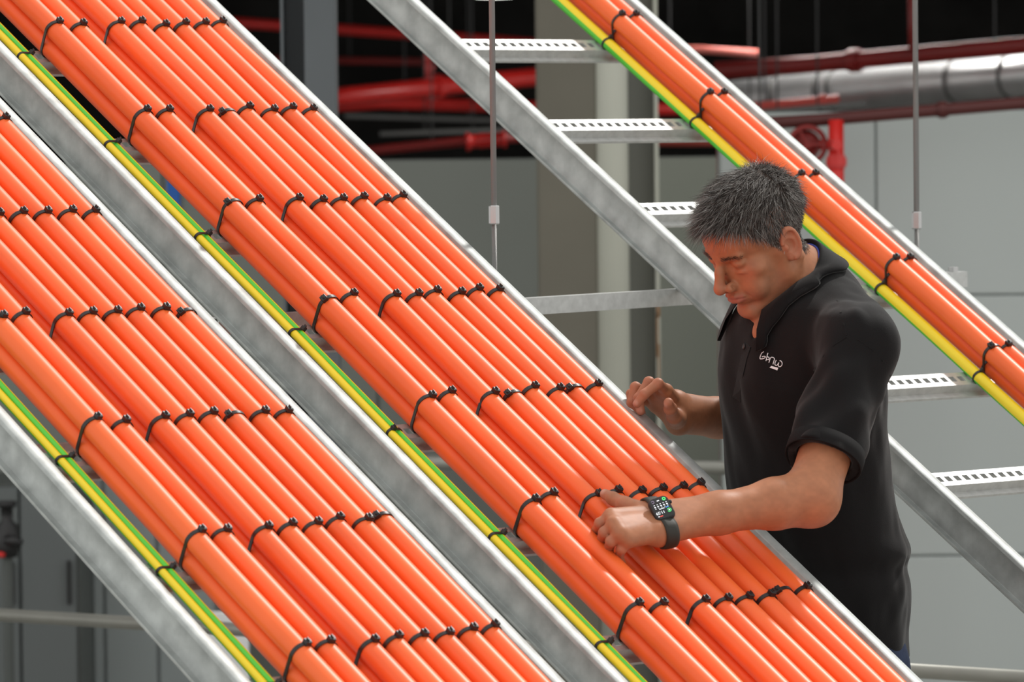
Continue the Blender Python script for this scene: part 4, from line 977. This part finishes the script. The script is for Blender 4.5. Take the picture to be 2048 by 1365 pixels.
# placket strip and button
def strip(name, pts, wd, th, m):
    P = [on_shirt(*p, 0) for p in pts]; V = []; F = []
    for i, (p, nn) in enumerate(P):
        T = norm(P[min(i + 1, len(P) - 1)][0] - P[max(i - 1, 0)][0]); sd = norm(np.cross(nn, T)) * wd
        V += [p - sd - nn * .001, p + sd - nn * .001, p + sd + nn * th, p - sd + nn * th]
    for i in range(len(P) - 1):
        for k_ in range(4): F.append((i * 4 + k_, i * 4 + (k_ + 1) % 4, i * 4 + 4 + (k_ + 1) % 4, i * 4 + 4 + k_))
    F += [(3, 2, 1, 0), tuple(len(V) - 4 + i for i in range(4))]; return polys(name, V, F, m, shirt, False)
strip('placket', [(1496, 690), (1489, 715), (1482, 745), (1477, 775), (1474, 800)], .013, .0012, M_POLO)
strip('shoulder_seam', [(1676, 600), (1682, 625), (1688, 650), (1692, 672)], .0014, .0009, M_POLO)
strip('armhole_seam', [(1614, 768), (1628, 742), (1646, 714), (1668, 690), (1692, 674), (1718, 680), (1744, 698), (1766, 722), (1780, 752)], .0014, .0009, M_POLO)
bp_, bn_ = on_shirt(1490, 694, .0015); bx_ = norm(np.cross(bn_, Zv)); by_ = np.cross(bn_, bx_)
loft('button', [[bp_ + bn_ * h_ + (bx_ * math.cos(a) + by_ * math.sin(a)) * r_ for a in np.linspace(0, 2 * math.pi, 20, endpoint=False)] for r_, h_ in ((.0050, 0), (.0054, .001), (.0046, .002), (.001, .0017))], M_TIE, shirt, caps=True)
# blue lanyard cord glimpsed inside the back of the collar
M_CORD = mat('blue_cord', (.02, .04, .42), .5)
b = MB(); pts = []
for th in np.linspace(-70, 95, 24):
    a = math.radians(th); pts.append((Cc + (-cf * math.cos(a) + cl * math.sin(a)) * .0605 + nk * (.046 - .052 * (th / 158) ** 2)) / K)
b.tube(pts, .0022 / K, 8); o = b.build('neck_cord', M_CORD, person, True); o.location = tuple(-np.array(person.location))
# ---- jeans, shoes
ft = {s_: V3(*(C_pe[:2] + LF[:2] * .11 * s_ + FW[:2] * .02), 0) for s_ in (-1, 1)}
def f_jeans(P):
    q = tl(P); D = chain(q, [tl(C_hi + V3(0, 0, -.02))[0], tl(C_pe + V3(0, 0, -.03))[0]], [.148, .156], .04) * .87
    for s_ in (-1, 1):
        h_ = C_pe + LF * .085 * s_ + V3(0, 0, -.07); kn = h_ * .5 + ft[s_] * .5 + V3(0, 0, .02) + FW * .03; an = ft[s_] + V3(0, 0, .09)
        D = smin(D, chain(P, [h_, kn, an], [.092, .068, .056], .03), .03)
    return smax(D - .004 * vnoise(P * np.array([22, 22, 9]), 31), .055 - P[:, 2], .004)
V_, F_ = mesh_sdf(f_jeans, V3(C_pe[0] - .3, C_pe[1] - .3, -.02), V3(C_pe[0] + .3, C_pe[1] + .3, C_hi[2] + .12), .006)
M_JEAN = mat('navy_denim', (.022, .032, .065), .85, 0, .2, noise=(40, .2, 4), bump=(700, .4, .001))
pchild('jeans', np_mesh('jeans', V_, F_, M_JEAN), None, 'dark navy blue jeans')
def f_shoe(P, s_):
    c = ft[s_]; q = P - c; D = chain(P, [c + V3(0, 0, .05) - FW * .05, c + V3(0, 0, .045) + FW * .08, c + V3(0, 0, .035) + FW * .17], [.042, .044, .036], .02)
    D = smin(D, rc(P, c + V3(0, 0, .05) - FW * .02, c + V3(0, 0, .115), .045, .042), .02); return smax(D, .004 - P[:, 2], .004)
for s_ in (-1, 1):
    V_, F_ = mesh_sdf(lambda P: f_shoe(P, s_), ft[s_] + V3(-.25, -.25, -.01), ft[s_] + V3(.25, .25, .18), .006)
    pchild('shoe', np_mesh('shoe', V_, F_, M_BLACK))
# ---- watch on the left wrist
ua = norm(W_L - E_L); wl_ = lat(LH); wl_ = norm(wl_ - ua * (wl_ @ ua)); wn = np.cross(ua, wl_); wn = wn if wn @ V3(-.1, -.8, .5) > 0 else -wn
wc = (LH['wr'][0] + LH['wr'][1]) / 2 - ua * .004
rings = []
hw, hn_ = .0235 + .0205, .0205                           # half extents of the wrist section (capsule)
half = np.linalg.norm(LH['wr'][1] - LH['wr'][0]) / 2
for t, e_ in ((-.0115, .0012), (-.0115, .0042), (-.006, .0052), (.006, .0052), (.0115, .0042), (.0115, .0012)):
    ring = []
    for a in np.linspace(0, 2 * math.pi, 56, endpoint=False):
        dx, dy = math.cos(a), math.sin(a); cx_ = half * np.sign(dx) * min(1, abs(dx) * 4)
        ring.append(wc + ua * t + wl_ * (cx_ + dx * (.0215 + e_)) + wn * (dy * (.0215 + e_)))
    rings.append(ring)
M_STRAP = mat('black_olive_strap', (.020, .019, .014), .6)
loft('watch_strap', rings, M_STRAP, person).location = tuple(-np.array(person.location))
def rrect(w_, h_, r_, n_=6):
    o = []
    for cx_, cy_, a0 in ((w_ - r_, h_ - r_, 0), (-w_ + r_, h_ - r_, 90), (-w_ + r_, -h_ + r_, 180), (w_ - r_, -h_ + r_, 270)):
        for k_ in range(n_ + 1): a = math.radians(a0 + 90 * k_ / n_); o.append((cx_ + r_ * math.cos(a), cy_ + r_ * math.sin(a)))
    return o
# case axes: x across the forearm axis, y along the strap; reads upside down for the camera
WN = norm(wn * .75 + norm(V3(0, -.95, .1)) * .62); WY = norm(wl_ - WN * (wl_ @ WN)); WX = np.cross(WY, WN)
wf = wc + wn * .0235 + WN * .003
rings = []
for (w_, h_, z_, r_) in ((.0150, .0190, -.004, .007), (.0176, .0216, 0, .009), (.0182, .0222, .004, .0095), (.0176, .0216, .0070, .009), (.0160, .0200, .0090, .008)):
    rings.append([wf + WX * x_ + WY * y_ + WN * z_ for x_, y_ in rrect(w_, h_, r_)])
M_CASE = mat('watch_aluminium', (.035, .035, .038), .3, .6)
case = loft('watch_case', rings, M_CASE, person, caps=True); case.location = tuple(-np.array(person.location))
M_SCR = mat('watch_glass', (.004, .004, .005), .06, 0, .6)
loft('watch_screen', [[wf + WX * x_ * s_ + WY * y_ * s_ + WN * z_ for x_, y_ in rrect(.0163, .0201, .008)] for s_, z_ in ((1, .0090), (1, .0096), (.97, .0100))], M_SCR, case, caps=True)
cr = wf + WX * (.0195 if (WX @ ua) < 0 else -.0195) + WY * (-.008) + WN * .0035; dxn = norm(cr - wf - WY * (-.008) - WN * .0035)
loft('watch_crown', [[cr + dxn * t + (WY * math.cos(a) + WN * math.sin(a)) * r_ for a in np.linspace(0, 2 * math.pi, 18, endpoint=False)] for t, r_ in ((-.002, .0032), (.0015, .0034), (.0022, .0026))], M_CASE, case, caps=True)
# display: x_s to the wearer's reading right, y_s reading up (towards the wearer's body)
rdx = -1 if True else 1
def face_pt(x_, y_): return wf + SXv * x_ + SYv * y_ + WN * .0103
# the photograph shows the dial upside down: reading-up points down the picture
upd = WY if (WY @ V3(0, 0, -1)) > 0 else -WY; SYv = upd; SXv = np.cross(SYv, WN)
def glow(name, col, s=.9): return emis(name, col, s)
G_W, G_G, G_R, G_B = glow('display_white', (.9, .95, 1)), glow('display_green', (.08, .8, .2)), glow('display_red', (.9, .08, .06)), glow('display_blue', (.1, .35, .9))
def text_on(txt, size, x_, y_, m, nm):
    cu = bpy.data.curves.new(nm, 'FONT'); cu.body = txt; cu.size = size; cu.align_x = 'LEFT'; cu.extrude = .0
    ob = bpy.data.objects.new(nm, cu); C.objects.link(ob); dg = bpy.context.evaluated_depsgraph_get(); me = bpy.data.meshes.new_from_object(ob.evaluated_get(dg))
    C.objects.unlink(ob); bpy.data.objects.remove(ob)
    vs = [tuple(face_pt(x_ + v.co.x, y_ + v.co.y)) for v in me.vertices]; fs = [tuple(p.vertices) for p in me.polygons]
    bpy.data.meshes.remove(me); polys(nm, vs, fs, m, case, False)
def ringmark(nm, cx_, cy_, r0, r1, m, a0=0, a1=360):
    A = [math.radians(a) for a in np.linspace(a0, a1, 28)]
    V = [face_pt(cx_ + r0 * math.cos(a), cy_ + r0 * math.sin(a)) for a in A] + [face_pt(cx_ + r1 * math.cos(a), cy_ + r1 * math.sin(a)) for a in A]
    polys(nm, V, [(i, i + 1, 28 + i + 1, 28 + i) for i in range(27)], m, case, False)
def dot(nm, cx_, cy_, w_, h_, m): polys(nm, [face_pt(cx_ + x_, cy_ + y_) for x_, y_ in rrect(w_, h_, min(w_, h_) * .9, 3)], [tuple(range(16))], m, case, False)
text_on('11:29', .0072, -.0015, .0062, G_W, 'time_digits')
ringmark('activity_ring', -.0095, .0085, .0026, .0036, G_G, 20, 330)
dot('ring_core', -.0095, .0085, .0011, .0011, G_W)
for i in range(5):
    dot('forecast_icon', -.0108 + .0054 * i, -.0035, .0013, .0010, G_W); dot('forecast_mark', -.0108 + .0054 * i, -.0072, .0011, .0005, G_W); dot('forecast_mark', -.0108 + .0054 * i, -.0004, .0008, .0005, G_W)
dot('status_bar', -.0085, .0020, .0030, .0006, G_B); dot('status_bar', .001, .0022, .0048, .0005, G_W)
dot('date_mark', .0075, .0150, .0026, .0007, G_R); dot('date_mark', .0122, .0148, .0012, .0007, G_W)
ringmark('corner_dial', -.0098, -.0140, .0016, .0030, G_G, 0, 360); dot('corner_mark', .001, -.0138, .0022, .0008, G_W); ringmark('corner_dial', .0105, -.0138, .0020, .0026, glow('display_grey', (.25, .2, .3)), 30, 330)
